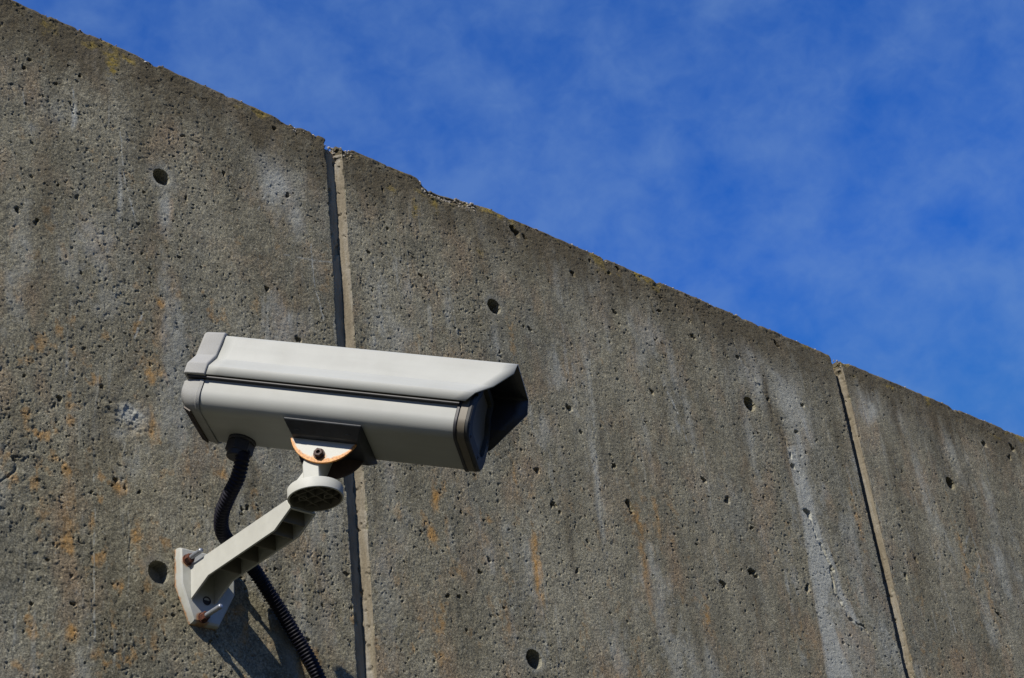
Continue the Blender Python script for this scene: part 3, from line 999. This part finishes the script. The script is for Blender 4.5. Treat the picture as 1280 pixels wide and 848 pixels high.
    for cc, xo in ((0, X0), (nc - 1, X1)):
        base = len(co) + len(extra_v) 
        colv = idx[:, cc]
        inner = np.stack([np.full(nr, xo + (0.002 if cc else -0.001)), np.minimum(np.maximum(Yv[:, cc] + 0.03, YW + 0.03), YW + THICK), Zv[:, cc] + EYE], -1)
        for r_ in range(nr): extra_v.append(inner[r_])
        a = colv; b_ = base + np.arange(nr)
        q_ = np.stack([a[:-1], a[1:], b_[1:], b_[:-1]], -1) if cc == 0 else np.stack([a[:-1], b_[:-1], b_[1:], a[1:]], -1)
        extra_q.append(q_)
    co = np.concatenate([co, np.array(extra_v)])
    quads = np.concatenate([quads] + extra_q)
    me = bpy.data.meshes.new(name)
    me.vertices.add(len(co)); me.vertices.foreach_set("co", co.astype(np.float32).ravel())
    me.loops.add(quads.size); me.loops.foreach_set("vertex_index", quads.astype(np.int32).ravel())
    me.polygons.add(len(quads)); me.polygons.foreach_set("loop_start", (np.arange(len(quads)) * 4).astype(np.int32))
    me.update(calc_edges=True)
    me.validate()
    me.shade_smooth()
    me.set_sharp_from_angle(angle=math.radians(55))
    if left_chamfer:
        mi = np.zeros(len(me.polygons), np.int32)
        cen = np.empty(len(me.polygons) * 3, np.float32); me.polygons.foreach_get("center", cen); cen = cen.reshape(-1, 3)
        mi[(cen[:, 0] < X0 + (0.0090 if X0 < 2 else 0.0036)) & (cen[:, 1] < YW + 0.02) & (cen[:, 2] < ZT + EYE - 0.022)] = 1
        me.materials.append(M_conc); me.materials.append(M_arris)
        me.polygons.foreach_set("material_index", mi)
    st = stains(X, np.where(np.abs(NZ) > .9, ZT, Z))
    full = np.zeros((len(co), 4), np.float32); full[:nr * nc] = st.reshape(-1, 4)
    full[nr * nc:, 2] = 0.2
    ca_ = me.color_attributes.new("stain", 'FLOAT_COLOR', 'POINT')
    ca_.data.foreach_set("color", full.ravel())
    o = bpy.data.objects.new(name, me)
    link(o, parent, None if left_chamfer else M_conc)
    if label: o['label'] = label
    return o


wall = bpy.data.objects.new("concrete_wall", None)
col.objects.link(wall)
tag(wall, "tall weathered grey concrete wall of cast panels with dark vertical joints and round tie holes", "wall")
Rf = 1.0   # 1 = full mesh density
panel_mesh("wall_panel", 0.104, 1.320, "panel carrying the security camera, pitted, with rusty flecks",
           lambda x: (0.03 if x < 0.60 else 0.0013 if x > 0.72 else 0.006) * Rf, 0.0013 * Rf, 0.66, True, wall)
panel_mesh("wall_panel", 1.3408, 2.5405, "broad middle panel with a chipped top edge and a pale leaking crack",
           lambda x: (0.0012 + 0.0009 * (x - 1.33)) * Rf, 0.0013 * Rf, 0.70, True, wall)
panel_mesh("wall_panel", 2.5645, 3.757, "far right panel with grey bloom and a single tie hole",
           lambda x: (0.0026 if x < 3.35 else 0.02) * Rf, 0.0019 * Rf, 0.92, True, wall)
for xa in (-1.112, -2.328, -3.544, 3.771, 4.987, 6.203, 7.419):
    panel_mesh("wall_panel", xa, xa + 1.2025, None, lambda x: 0.05, 0.04, 1.2, True, wall)
# mortar in the joints
for k, xj in enumerate((-2.3265, -1.1105, 0.0905 + 0.004, 1.320, 2.5405, 3.757, 4.9735, 6.1895)):
    fine = k in (3, 4)
    zz = np.concatenate([np.linspace(-EYE, 0.6, 12)[:-1], np.linspace(0.6, ZT - 0.016, 520 if fine else 12)])
    us = np.linspace(-0.003, 0.032, 22 if fine else 4)
    U, Zq = np.meshgrid(us, zz)
    Dp = (0.0118 if k == 3 else 0.0165) + 0.0012 * np.clip(U / 0.016, 0, 1) + 0.0022 * (fbm(U + xj, Zq, 0.012, 0.02, 101, 4, 0.6) - 0.5)
    Dp += 0.012 * (1 - sstep(0.0015, 0.0055, U + 0.002 * (fbm(U * 0, Zq, 1, 0.05, 103, 3) - 0.5)))
    Dp += 0.004 * sstep(0.68, 0.76, fbm(U + xj, Zq, 0.016, 0.03, 105, 3))
    Dp += 0.02 * sstep(ZT - 0.028, ZT - 0.022, Zq) * 0
    co = np.stack([xj + U, YW + Dp, Zq + EYE], -1).reshape(-1, 3)
    nr, nc = U.shape
    idx = np.arange(nr * nc).reshape(nr, nc)
    quads = np.stack([idx[:-1, :-1], idx[:-1, 1:], idx[1:, 1:], idx[1:, :-1]], -1).reshape(-1, 4)
    # back and top so the filler is a solid strip
    back = len(co)
    co = np.concatenate([co, np.stack([xj + us, np.full(nc, YW + THICK), np.full(nc, ZT - 0.022 + EYE)], -1)])
    topq = np.stack([idx[-1, :-1], idx[-1, 1:], back + np.arange(1, nc), back + np.arange(nc - 1)], -1)
    quads = np.concatenate([quads, topq])
    me = bpy.data.meshes.new("joint_filler")
    me.from_pydata(co.tolist(), [], quads.tolist())
    me.shade_smooth()
    o = bpy.data.objects.new("joint_filler", me)
    link(o, wall, M_mortar)

# loose aggregate laid bare along the broken top edge
bm = bmesh.new()
def pebble(x, y, z, r):
    mt = Matrix.Translation((x, y, z + EYE)) @ Matrix.Rotation(random.random() * 6, 4, 'Z') @ Matrix.Rotation(random.random() * 6, 4, 'X') @ Matrix.Diagonal((r * (0.8 + 0.7 * random.random()), r * (0.6 + 0.4 * random.random()), r * (0.6 + 0.5 * random.random()), 1))
    vs = bmesh.ops.create_icosphere(bm, subdivisions=1, radius=1.0)['verts']
    for v in vs:
        v.co *= 0.8 + 0.35 * random.random()
        v.co = mt @ v.co
for (xa, xb, n, zr) in ((1.505, 1.62, 150, 0.020), (1.322, 1.372, 55, 0.018), (2.546, 2.60, 40, 0.014), (0.74, 1.30, 30, 0.006), (1.62, 2.5, 60, 0.005), (2.6, 3.3, 30, 0.005), (1.24, 1.31, 10, 0.01)):
    for _ in range(n):
        x = random.uniform(xa, xb)
        ctop = float(chip_profile(np.array([x]))[0])
        dzp = random.random() ** 1.5 * zr
        z = ZT - ctop - 0.0015 - dzp
        y = YW + 0.5 * max(ctop - 0.004, 0) * (1 - dzp / 0.03) + 0.0012 + (0.009 if 1.322 < x < 1.346 else 0)
        pebble(x, y, z, random.uniform(0.0009, 0.0027) * (1.25 if n > 70 else 0.9))
o = from_bm("exposed_aggregate", bm, M_stone, wall)
o['kind'] = 'stuff'
o['label'] = "pale pebbles laid bare where the top edge of the wall has broken"

# ------------------------------------------------------------------ security camera
ROOT = Vector((1.080, YW, 0.90 + EYE))
unit = bpy.data.objects.new("security_camera", None)
col.objects.link(unit)
unit.location = ROOT
tag(unit, "off-white box security camera on a rusty-bolted bracket arm fixed to the wall", "security camera")


def w(x, y, z):
    return Vector((x - 1.080, y - YW, z - 0.90))


A_ = Vector((0.61167, -0.73280, -0.29811)); S_ = Vector((-0.75938, -0.64951, 0.03848)); V_ = Vector((0.22183, -0.20284, 0.95375))
O_ = w(1.0006, 1.5284, 1.0341)
F = Matrix(((A_.x, -S_.x, V_.x, O_.x), (A_.y, -S_.y, V_.y, O_.y), (A_.z, -S_.z, V_.z, O_.z), (0, 0, 0, 1)))
# in this frame x runs to the lens, -y is the side we see, z is up

def bodysec(e=0.0, rb=0.0190, k=12):
    """housing section in (y,z): rounded below, shoulders drawn in under the hood; e shrinks it"""
    hw = 0.0512 - e; z0 = e; r = rb
    out = []
    for sgn in (1, -1):
        arc_ = []
        for i in range(k + 1):
            a = math.radians(-90 + 90.0 * i / k)
            arc_.append((sgn * (hw - r + r * math.cos(a)), z0 + r + r * math.sin(a)))
        arc_ += [(sgn * hw, 0.0420), (sgn * (hw - 0.0010), 0.0460), (sgn * (hw - 0.0054), 0.0520), (sgn * (hw - 0.0159), 0.0660), (sgn * (hw - 0.0179), 0.0700), (sgn * (hw - 0.0189), 0.0860 - e), (sgn * (hw - 0.0219), 0.0890 - e)]
        out = out + (arc_ if sgn > 0 else arc_[::-1])
    return out


def sect(x, hw, z0, z1, rb=0.013, rt=0.01, k=8): return [(x, y, z) for y, z in rrect(hw, z0, z1, rb, rt, k)]


# housing body
bm = bmesh.new()
sec = bodysec()
add_loft(bm, [[(x, y, z) for y, z in sec] for x in (0.0, 0.3065)])
body = from_bm("housing_body", bm, M_paint, unit, smooth=35, frame=F)
# rear cap below the hood
bm = bmesh.new()
add_loft(bm, [sect(-0.0005, 0.0528, -0.0015, 0.0345, 0.0195, 0.003), sect(-0.0045, 0.0532, -0.0020, 0.0345, 0.0195, 0.003), sect(-0.0055, 0.0524, -0.0012, 0.0340, 0.019, 0.003),
              sect(-0.0115, 0.0520, -0.0008, 0.0340, 0.0185, 0.003), sect(-0.0200, 0.0508, 0.0030, 0.0335, 0.017, 0.003), sect(-0.0265, 0.0475, 0.0100, 0.033, 0.013, 0.003)])
cap = from_bm("rear_cap", bm, M_cast, body, smooth=30)
bm = bmesh.new()
add_prism(bm, [(-0.0120, -0.0375, -0.0010), (-0.0120, 0.0375, -0.0010), (-0.0215, 0.0375, 0.0036), (-0.0215, -0.0375, 0.0036)], (-0.0006, 0, -0.0016))
for k in range(17):
    y = -0.0345 + k * 0.0043
    add_prism(bm, [(-0.0125, y, -0.0024), (-0.0125, y + 0.0012, -0.0024), (-0.0217, y + 0.0012, 0.0022), (-0.0217, y, 0.0022)], (-0.0003, 0, -0.0010))
from_bm("rear_vent", bm, M_vent, body)
# front gasket, frame, glass, screws
bm = bmesh.new()
add_loft(bm, [[(x, y, z) for y, z in bodysec(e)] for x, e in ((0.3062, -0.0010), (0.3070, -0.0018), (0.3095, -0.0018), (0.3102, -0.0010))])
from_bm("front_gasket", bm, M_black, body, smooth=35)
bm = bmesh.new()
outer = lambda x, e: [(x, y, z) for y, z in bodysec(e - 0.0005)]
inner = lambda x, e: [(x, y * 0.76, 0.0135 + (z - 0.0) * 0.76) for y, z in bodysec(e)]
rings = [outer(0.3100, 0), outer(0.3225, 0), outer(0.3243, 0.0018), inner(0.3243, 0), inner(0.3215, 0.0012), inner(0.3150, 0.0014)]
add_loft(bm, rings, cap=False)
frame = from_bm("front_frame", bm, M_frame, body, smooth=30)
bm = bmesh.new()
add_loft(bm, [[(x, y * 0.77, 0.0128 + z * 0.77) for y, z in bodysec()] for x in (0.3150, 0.3185)])
from_bm("front_glass", bm, M_glass, body, smooth=30)
for y, z in ((-0.0325, 0.0072), (0.0155, 0.0066), (0.0430, 0.0400), (-0.0430, 0.0560)):
    bm = bmesh.new()
    add_lathe(bm, (0.3242, y, z), (1, 0, 0), [(-0.002, 0.0026), (0.0004, 0.0026), (0.0008, 0.0020), (0.0008, 0.0012), (-0.0006, 0.0011)], 12)
    from_bm("screw", bm, M_black, body, smooth=30)
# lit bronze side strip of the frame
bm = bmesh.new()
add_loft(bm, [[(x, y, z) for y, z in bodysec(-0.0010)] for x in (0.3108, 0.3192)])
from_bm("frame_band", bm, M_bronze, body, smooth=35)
# cable gland under the rear
GL = Vector((0.0335, 0.0265, 0.0))
bm = bmesh.new()
add_lathe(bm, GL, (0, 0, -1), [(-0.001, 0.0170), (0.0025, 0.0172), (0.0040, 0.0160)], 28)
add_lathe(bm, GL, (0, 0, -1), [(0.0038, 0.0160), (0.0045, 0.0166), (0.0165, 0.0166), (0.0175, 0.0158)], 6, 0.35)
add_lathe(bm, GL, (0, 0, -1), [(0.0174, 0.0135), (0.0235, 0.0130), (0.0242, 0.0118)], 28)
from_bm("cable_gland", bm, M_black, body, smooth=25)

# sun hood: folded sheet, cut back to a point at the ridge
HP = [(-0.0585, 0.0375, 0.3154), (-0.0585, 0.0494, 0.3245), (-0.0440, 0.0683, 0.3395), (-0.0412, 0.0895, 0.3585), (-0.0406, 0.1005, 0.3598), (-0.0394, 0.1030, 0.3600), (-0.0370, 0.1040, 0.3600)]
HP = HP + [(0.0370, 0.1040, 0.3610), (0.0394, 0.1030, 0.3612), (0.0406, 0.1005, 0.3615), (0.0413, 0.0830, 0.3640), (0.0445, 0.0605, 0.3475), (0.0585, 0.0425, 0.3275), (0.0585, 0.0335, 0.3185)]
bm = bmesh.new()
cols = []
for y, z, xf in HP:
    nx = 22
    cols.append([bm.verts.new((0.0005 + (xf - 0.0005) * i / nx, y, z)) for i in range(nx + 1)])
for a, b_ in zip(cols[:-1], cols[1:]):
    for i in range(len(a) - 1):
        bm.faces.new((a[i], a[i + 1], b_[i + 1], b_[i]))
hood = from_bm("sun_hood", bm, M_paint, unit, smooth=12, frame=F)
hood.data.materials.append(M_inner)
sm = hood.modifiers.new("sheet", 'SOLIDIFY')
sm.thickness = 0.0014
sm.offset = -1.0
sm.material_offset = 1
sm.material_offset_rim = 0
hood.data.update()
if hood.data.polygons[0].normal.y > 0:
    hood.data.flip_normals()
# cast rear end of the hood
bm = bmesh.new()
def hsec(x, e, drop=0.0):
    pts = [(-0.0590 - e, 0.0360), (-0.0590 - e, 0.0500 + e * .5), (-0.0447 - e, 0.0690 + e), (-0.0412 - e, 0.1020 + e - drop), (-0.0380 - e, 0.1048 + e - drop)]
    pts = pts + [(-y, z) for y, z in pts[::-1]]
    return [(x, y, z) for y, z in pts]
add_loft(bm, [hsec(0.0012, 0.0002), hsec(0.0012, 0.0016), hsec(-0.0010, 0.0022), hsec(-0.0235, 0.0012), hsec(-0.0262, -0.0010, 0.0005)])
from_bm("hood_end_cap", bm, M_cast, hood, smooth=20, bevel=0.0012)
# black strip stands in for the shaded gap between hood and body, near side
bm = bmesh.new()
add_box(bm, (-0.022, -0.0565, 0.0342), (0.3090, -0.0500, 0.0364))
from_bm("hood_gap_shade_strip", bm, M_black, body, bevel=0.0006)

# mounting pan under the body
bm = bmesh.new()
add_loft(bm, [[(0.1055, -0.0445, 0.0001), (0.1992, -0.0445, 0.0001), (0.1992, 0.0445, 0.0001), (0.1055, 0.0445, 0.0001)],
              [(0.1055, -0.0445, -0.0022), (0.1992, -0.0445, -0.0022), (0.1992, 0.0445, -0.0022), (0.1055, 0.0445, -0.0022)],
              [(0.1140, -0.0290, -0.0130), (0.1947, -0.0290, -0.0130), (0.1947, 0.0290, -0.0130), (0.1140, 0.0290, -0.0130)]])
pan = from_bm("mounting_pan", bm, M_pan, unit, frame=F, bevel=0.0009, smooth=25)
for a in (0.1215, 0.1825):
    bm = bmesh.new()
    c0 = Vector((a, -0.0339, -0.0096)); n_ = Vector((0, -0.57, -0.82)).normalized()
    ring = [c0 + Vector((math.cos(q_) * 0.0036, 0, 0)) + Vector((0, 0.82, -0.57)) * math.sin(q_) * 0.0013 for q_ in [i * math.pi / 8 for i in range(16)]]
    add_prism(bm, [p + n_ * 0.0006 for p in ring], -n_ * 0.0008)
    from_bm("slot_rivet", bm, M_pan, pan)
# ears of the tilt bracket
def ear(y0, y1):
    a0 = math.acos(min(1, (-0.0128 - EC[1]) / ER))          # from +z
    th = [math.pi - (math.pi - a0) + (2 * math.pi - 2 * a0) * i / 36 for i in range(37)]
    pts = [(EC[0] + ER * math.sin(q_), y0, EC[1] + ER * math.cos(q_)) for q_ in th]
    bm_ = bmesh.new()
    add_prism(bm_, pts, (0, y1 - y0, 0))
    return bm_
from_bm("tilt_ear", ear(-0.0205, -0.0178), M_ear, unit, frame=F, bevel=0.0005)['label'] = "white ear plate with orange rust along its rim"
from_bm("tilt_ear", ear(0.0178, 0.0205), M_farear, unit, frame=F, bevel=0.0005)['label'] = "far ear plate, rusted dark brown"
bm = bmesh.new()
add_lathe(bm, (0.1505, -0.0206, -0.0303), (0, -1, 0), [(0, 0.0068), (0.0010, 0.0068)], 28)
add_lathe(bm, (0.1505, -0.0215, -0.0303), (0, -1, 0), [(0, 0.0056), (0.0040, 0.0056), (0.0048, 0.0048), (0.0048, 0.0026), (0.0020, 0.0024)], 6, 0.2)
add_lathe(bm, (0.1505, -0.020, -0.0303), (0, 1, 0), [(0, 0.0028), (0.048, 0.0028)], 12)
from_bm("tilt_bolt", bm, M_bolt, unit, frame=F, smooth=30)

# swivel head: round cup with a ribbed underside, neck on top
CX, CY, ZB, ZC = 1.0790, 1.4330, 0.9155, 0.9285
bm = bmesh.new()
c0 = w(CX, CY, ZB)
add_loft(bm, [circle(c0 + Vector((0, 0, h_)), (0, 0, 1), r_, 64) for h_, r_ in ((0.0108, 0.0005), (0.0108, 0.0290), (0.0004, 0.0296), (0.0, 0.0300), (0.0, 0.0316), (0.0005, 0.0320), (0.0120, 0.0320), (0.0132, 0.0312), (0.0136, 0.0300), (0.0136, 0.0006))])
cup = from_bm("swivel_cup", bm, M_arm, unit, smooth=35)
cup.data.materials.append(M_recess_shade)
for p in cup.data.polygons:                      # shade of the hollow underside is put into its colour
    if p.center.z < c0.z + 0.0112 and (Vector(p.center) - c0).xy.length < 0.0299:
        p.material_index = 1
rib_dir = math.radians(18)
for ang in (rib_dir, rib_dir + math.pi / 2):
    for off in (-0.0140, 0.0, 0.0140):
        L = math.sqrt(0.0292 ** 2 - off ** 2)
        bm = bmesh.new()
        add_box(bm, (-L, off - 0.00055, 0.0042 if ang == rib_dir else 0.0046), (L, off + 0.00055, 0.0112))
        bmesh.ops.transform(bm, matrix=Matrix.Translation(c0) @ Matrix.Rotation(ang, 4, 'Z'), verts=bm.verts)
        from_bm("cup_rib", bm, M_recess_shade, cup)
for dx, dy in ((0.013, -0.007), (-0.009, 0.012)):
    bm = bmesh.new()
    cc = c0 + Vector((dx, dy, 0))
    add_loft(bm, [circle(cc + Vector((0, 0, h_)), (0, 0, 1), r_, 20) for h_, r_ in ((0.011, 0.0054), (0.0036, 0.0054), (0.0036, 0.0042), (0.0100, 0.0042), (0.0100, 0.0003))], cap=False)
    from_bm("screw_boss", bm, M_recess_shade, cup, smooth=35)
Fi = F.inverted()
bm = bmesh.new()
# neck block: in the tilt frame at its top, on the cup at its base
topc = [(0.1330, -0.0170, -0.0180), (0.1560, -0.0170, -0.0180), (0.1560, 0.0170, -0.0180), (0.1330, 0.0170, -0.0180)]
midc = [(0.1330, -0.0170, -0.0440), (0.1530, -0.0170, -0.0440), (0.1530, 0.0170, -0.0440), (0.1330, 0.0170, -0.0440)]
topw = [F @ Vector(p) for p in topc]; midw = [F @ Vector(p) for p in midc]
botw = [Vector((p.x, p.y, c0.z + 0.0125)) for p in [F @ Vector((q_[0] + 0.012, q_[1], -0.075)) for q_ in midc]]
neckoff = None
cm = sum(botw, Vector()) / 4
botw = [c0 + Vector((0, 0, 0.0130)) + (p - cm) for p in botw]
for p in botw: p.z = c0.z + 0.0130
add_loft(bm, [topw, midw, botw])
neck = from_bm("swivel_neck", bm, M_arm, unit, smooth=25, bevel=0.0012)
# gussets bracing the neck on the cup
bm = bmesh.new()
for off in (-0.013, 0.0, 0.013):
    h0 = Vector(A_.xy.to_3d()).normalized(); s0 = Vector((S_.x, S_.y, 0)).normalized()
    ce = c0 + Vector((0, 0, 0.0132)) + s0 * off
    p1 = ce - h0 * (0.0285 - abs(off) * 0.35); p2 = ce - h0 * 0.006; p3 = ce - h0 * 0.006 + Vector((0, 0, 0.021))
    add_prism(bm, [p1 - s0 * 0.0012, p2 - s0 * 0.0012, p3 - s0 * 0.0012], s0 * 0.0024)
from_bm("neck_gusset", bm, M_arm, neck)

# bracket arm: hollow channel, open below, ribbed
XL, XR, TH = 1.0620, 1.0980, 0.0028
prof = [(1.6680, 0.9264), (1.4660, 0.9250), (1.4588, 0.9122), (1.4925, 0.8974), (1.6300, 0.8974), (1.6680, 0.8818)]
bm = bmesh.new()
for x0 in (XL, XR - TH):
    add_prism(bm, [w(x0, y, z) for y, z in prof], (TH, 0, 0))
add_prism(bm, [w(XL + 0.0002, 1.6680, 0.9262), w(XL + 0.0002, 1.4662, 0.9248), w(XL + 0.0002, 1.4662, 0.9220), w(XL + 0.0002, 1.6680, 0.9234)], (XR - XL - 0.0004, 0, 0))
add_prism(bm, [w(XL + 0.0002, 1.4664, 0.9246), w(XL + 0.0002, 1.4594, 0.9122), w(XL + 0.0002, 1.4620, 0.9115), w(XL + 0.0002, 1.4690, 0.9240)], (XR - XL - 0.0004, 0, 0))
arm = from_bm("bracket_arm", bm, M_arm, unit, smooth=30, bevel=0.0005)
for y in (1.6100, 1.5730, 1.5370, 1.5020, 1.4790):
    bm = bmesh.new()
    zl = 0.8982 if y > 1.49 else 0.9040
    add_box(bm, tuple(w(XL + 0.002, y - 0.0009, zl)), tuple(w(XR - 0.002, y + 0.0009, 0.9236)))
    from_bm("arm_rib", bm, M_recess_shade, arm)  # ribs inside the arm wear the same painted shade

# wall plate with folded lower half
up = [(1.0474, 0.9005), (1.0474, 0.9480), (1.1266, 0.9480), (1.1266, 0.9005)]
lo = [(1.0668, 0.8542), (1.1040, 0.8542)]
def plate_ring(y_up, y_mid, y_lo, e):
    c_ = Vector((1.087, 0.903))
    def sh(p):
        v = Vector(p) - c_
        return c_ + v * (1 - e / v.length)
    P = [(sh(lo[0]), y_lo), (sh(up[0]), y_mid), (sh(up[1]), y_up), (sh(up[2]), y_up), (sh(up[3]), y_mid), (sh(lo[1]), y_lo)]
    return [w(p.x, y, p.y) for p, y in P]
bm = bmesh.new()
def plate_part(rings):
    vs = [[bm.verts.new(p) for p in r] for r in rings]
    for a, b_ in zip(vs[:-1], vs[1:]):
        for i in range(6):
            bm.faces.new((a[i], a[(i + 1) % 6], b_[(i + 1) % 6], b_[i]))
    f = vs[-1]
    bm.faces.new((f[1], f[2], f[3], f[4])); bm.faces.new((f[0], f[1], f[4], f[5]))
    bm.faces.new(vs[0][::-1])
plate_part([plate_ring(YW + 0.002, YW + 0.002, YW + 0.002, -0.0004), plate_ring(YW - 0.007, YW - 0.007, YW - 0.005, 0.0), plate_ring(1.6695, 1.6690, 1.6720, 0.0010), plate_ring(1.6675, 1.6675, 1.6702, 0.0036)])
plate = from_bm("wall_plate", bm, M_plate, unit, smooth=24)
bm = bmesh.new()
add_lathe(bm, w(1.0848, 1.6695, 0.8840), (0, -1, 0), [(0, 0.0056), (0.0018, 0.0056), (0.0022, 0.0048), (0.0010, 0.0040)], 24)  # raised black disc drawn for the shaded hole in the plate
from_bm("plate_hole_shade_disc", bm, M_black, plate, smooth=30)
for bx, bz, yb, yt, tilt in ((1.0572, 0.9320, 1.6676, 1.6365, (0.0, -1, 0.0)), (1.1168, 0.9320, 1.6676, 1.6375, (0, -1, 0)), (1.0795, 0.8612, 1.6700, 1.6300, (0, -1, 0))):
    bm = bmesh.new()
    add_lathe(bm, w(bx, yb, bz), (0, -1, 0), [(0, 0.0068), (0.0014, 0.0068)], 24)
    add_lathe(bm, w(bx, yb - 0.0014, bz), tilt, [(0, 0.0056), (0.0008, 0.0061), (0.0068, 0.0060), (0.0076, 0.0050)], 6, random.random())
    from_bm("anchor_nut", bm, M_rust, plate, smooth=25)
    bm = bmesh.new()
    L = yb - yt; pr = []
    k = 0; s_ = 0.0
    while s_ < L:
        pr.append((s_, 0.0029 + (0.00025 if k % 2 else 0))); s_ += 0.00055; k += 1
    pr += [(L, 0.0028), (L + 0.0006, 0.0022)]
    add_lathe(bm, w(bx, yb, bz), tilt, pr, 14)
    from_bm("anchor_stud", bm, M_zinc, plate, smooth=50)

# ------------------------------------------------------------------ corrugated conduit
PATH = [(1.0412, 1.5200, 1.010), (1.0385, 1.518, 0.9961), (1.042, 1.534, 0.9789), (1.0453, 1.558, 0.9672), (1.0546, 1.588, 0.9562), (1.0724, 1.612, 0.9474), (1.1114, 1.638, 0.9417), (1.1461, 1.655, 0.9328), (1.1776, 1.664, 0.9062), (1.2088, 1.669, 0.8735), (1.2482, 1.67, 0.8162),
        (1.300, 1.6705, 0.690), (1.345, 1.6705, 0.60), (1.365, 1.6705, 0.45), (1.37, 1.6705, 0.10), (1.37, 1.6705, -0.7), (1.37, 1.6705, -EYE)]
P = [Vector(p) for p in PATH]
pts = []
for i in range(len(P) - 1):
    p0 = P[max(i - 1, 0)]; p1 = P[i]; p2 = P[i + 1]; p3 = P[min(i + 2, len(P) - 1)]
    n = max(4, int((p2 - p1).length / 0.001))
    for k in range(n):
        u = k / n
        # centripetal-ish: scale tangents by segment length
        d1 = (p2 - p0) * ((p2 - p1).length / max((p2 - p1).length + (p1 - p0).length, 1e-6)) if i else (p2 - p1)
        d2 = (p3 - p1) * ((p2 - p1).length / max((p3 - p2).length + (p2 - p1).length, 1e-6)) if i < len(P) - 2 else (p2 - p1)
        h00 = 2 * u ** 3 - 3 * u ** 2 + 1; h10 = u ** 3 - 2 * u ** 2 + u; h01 = -2 * u ** 3 + 3 * u ** 2; h11 = u ** 3 - u ** 2
        pts.append(p1 * h00 + d1 * h10 + p2 * h01 + d2 * h11)
pts.append(P[-1])
# resample evenly: 6 rings per corrugation
PITCH = 0.0046; STEP = PITCH / 6
res = [pts[0]]; acc = 0.0
for a, b_ in zip(pts[:-1], pts[1:]):
    d = (b_ - a).length
    while acc + d >= STEP and res[-1].z > 0.3:
        f_ = (STEP - acc) / d
        a = a.lerp(b_, f_); d = (b_ - a).length; acc = 0.0
        res.append(a)
    acc += d
low = [Vector((res[-1].x + 0.0, res[-1].y, z)) for z in np.arange(res[-1].z - 0.03, -EYE, -0.03)]
res += low
bm = bmesh.new()
T0 = (res[1] - res[0]).normalized(); nrm = T0.orthogonal().normalized()
rings = []
prs = (0.0, 0.55, 1.0, 1.0, 0.55, 0.0)
for i, p in enumerate(res):
    T = (res[min(i + 1, len(res) - 1)] - res[max(i - 1, 0)]).normalized()
    nrm = (nrm - T * nrm.dot(T)).normalized()
    bn = T.cross(nrm)
    rr = 0.0077 + 0.0015 * prs[i % 6]
    rings.append([bm.verts.new(p + Vector((-1.08, 0, 0)) * 0 + (nrm * math.cos(q_) + bn * math.sin(q_)) * rr + Vector((0, 0, EYE))) for q_ in [k * math.pi / 9 for k in range(18)]])
for a, b_ in zip(rings[:-1], rings[1:]):
    for i in range(18):
        bm.faces.new((a[i], a[(i + 1) % 18], b_[(i + 1) % 18], b_[i]))
bm.faces.new(rings[0]); bm.faces.new(rings[-1][::-1])
hose = from_bm("corrugated_conduit", bm, M_hose, smooth=50)
tag(hose, "black corrugated flexible conduit looping from under the security camera down the wall", "conduit")
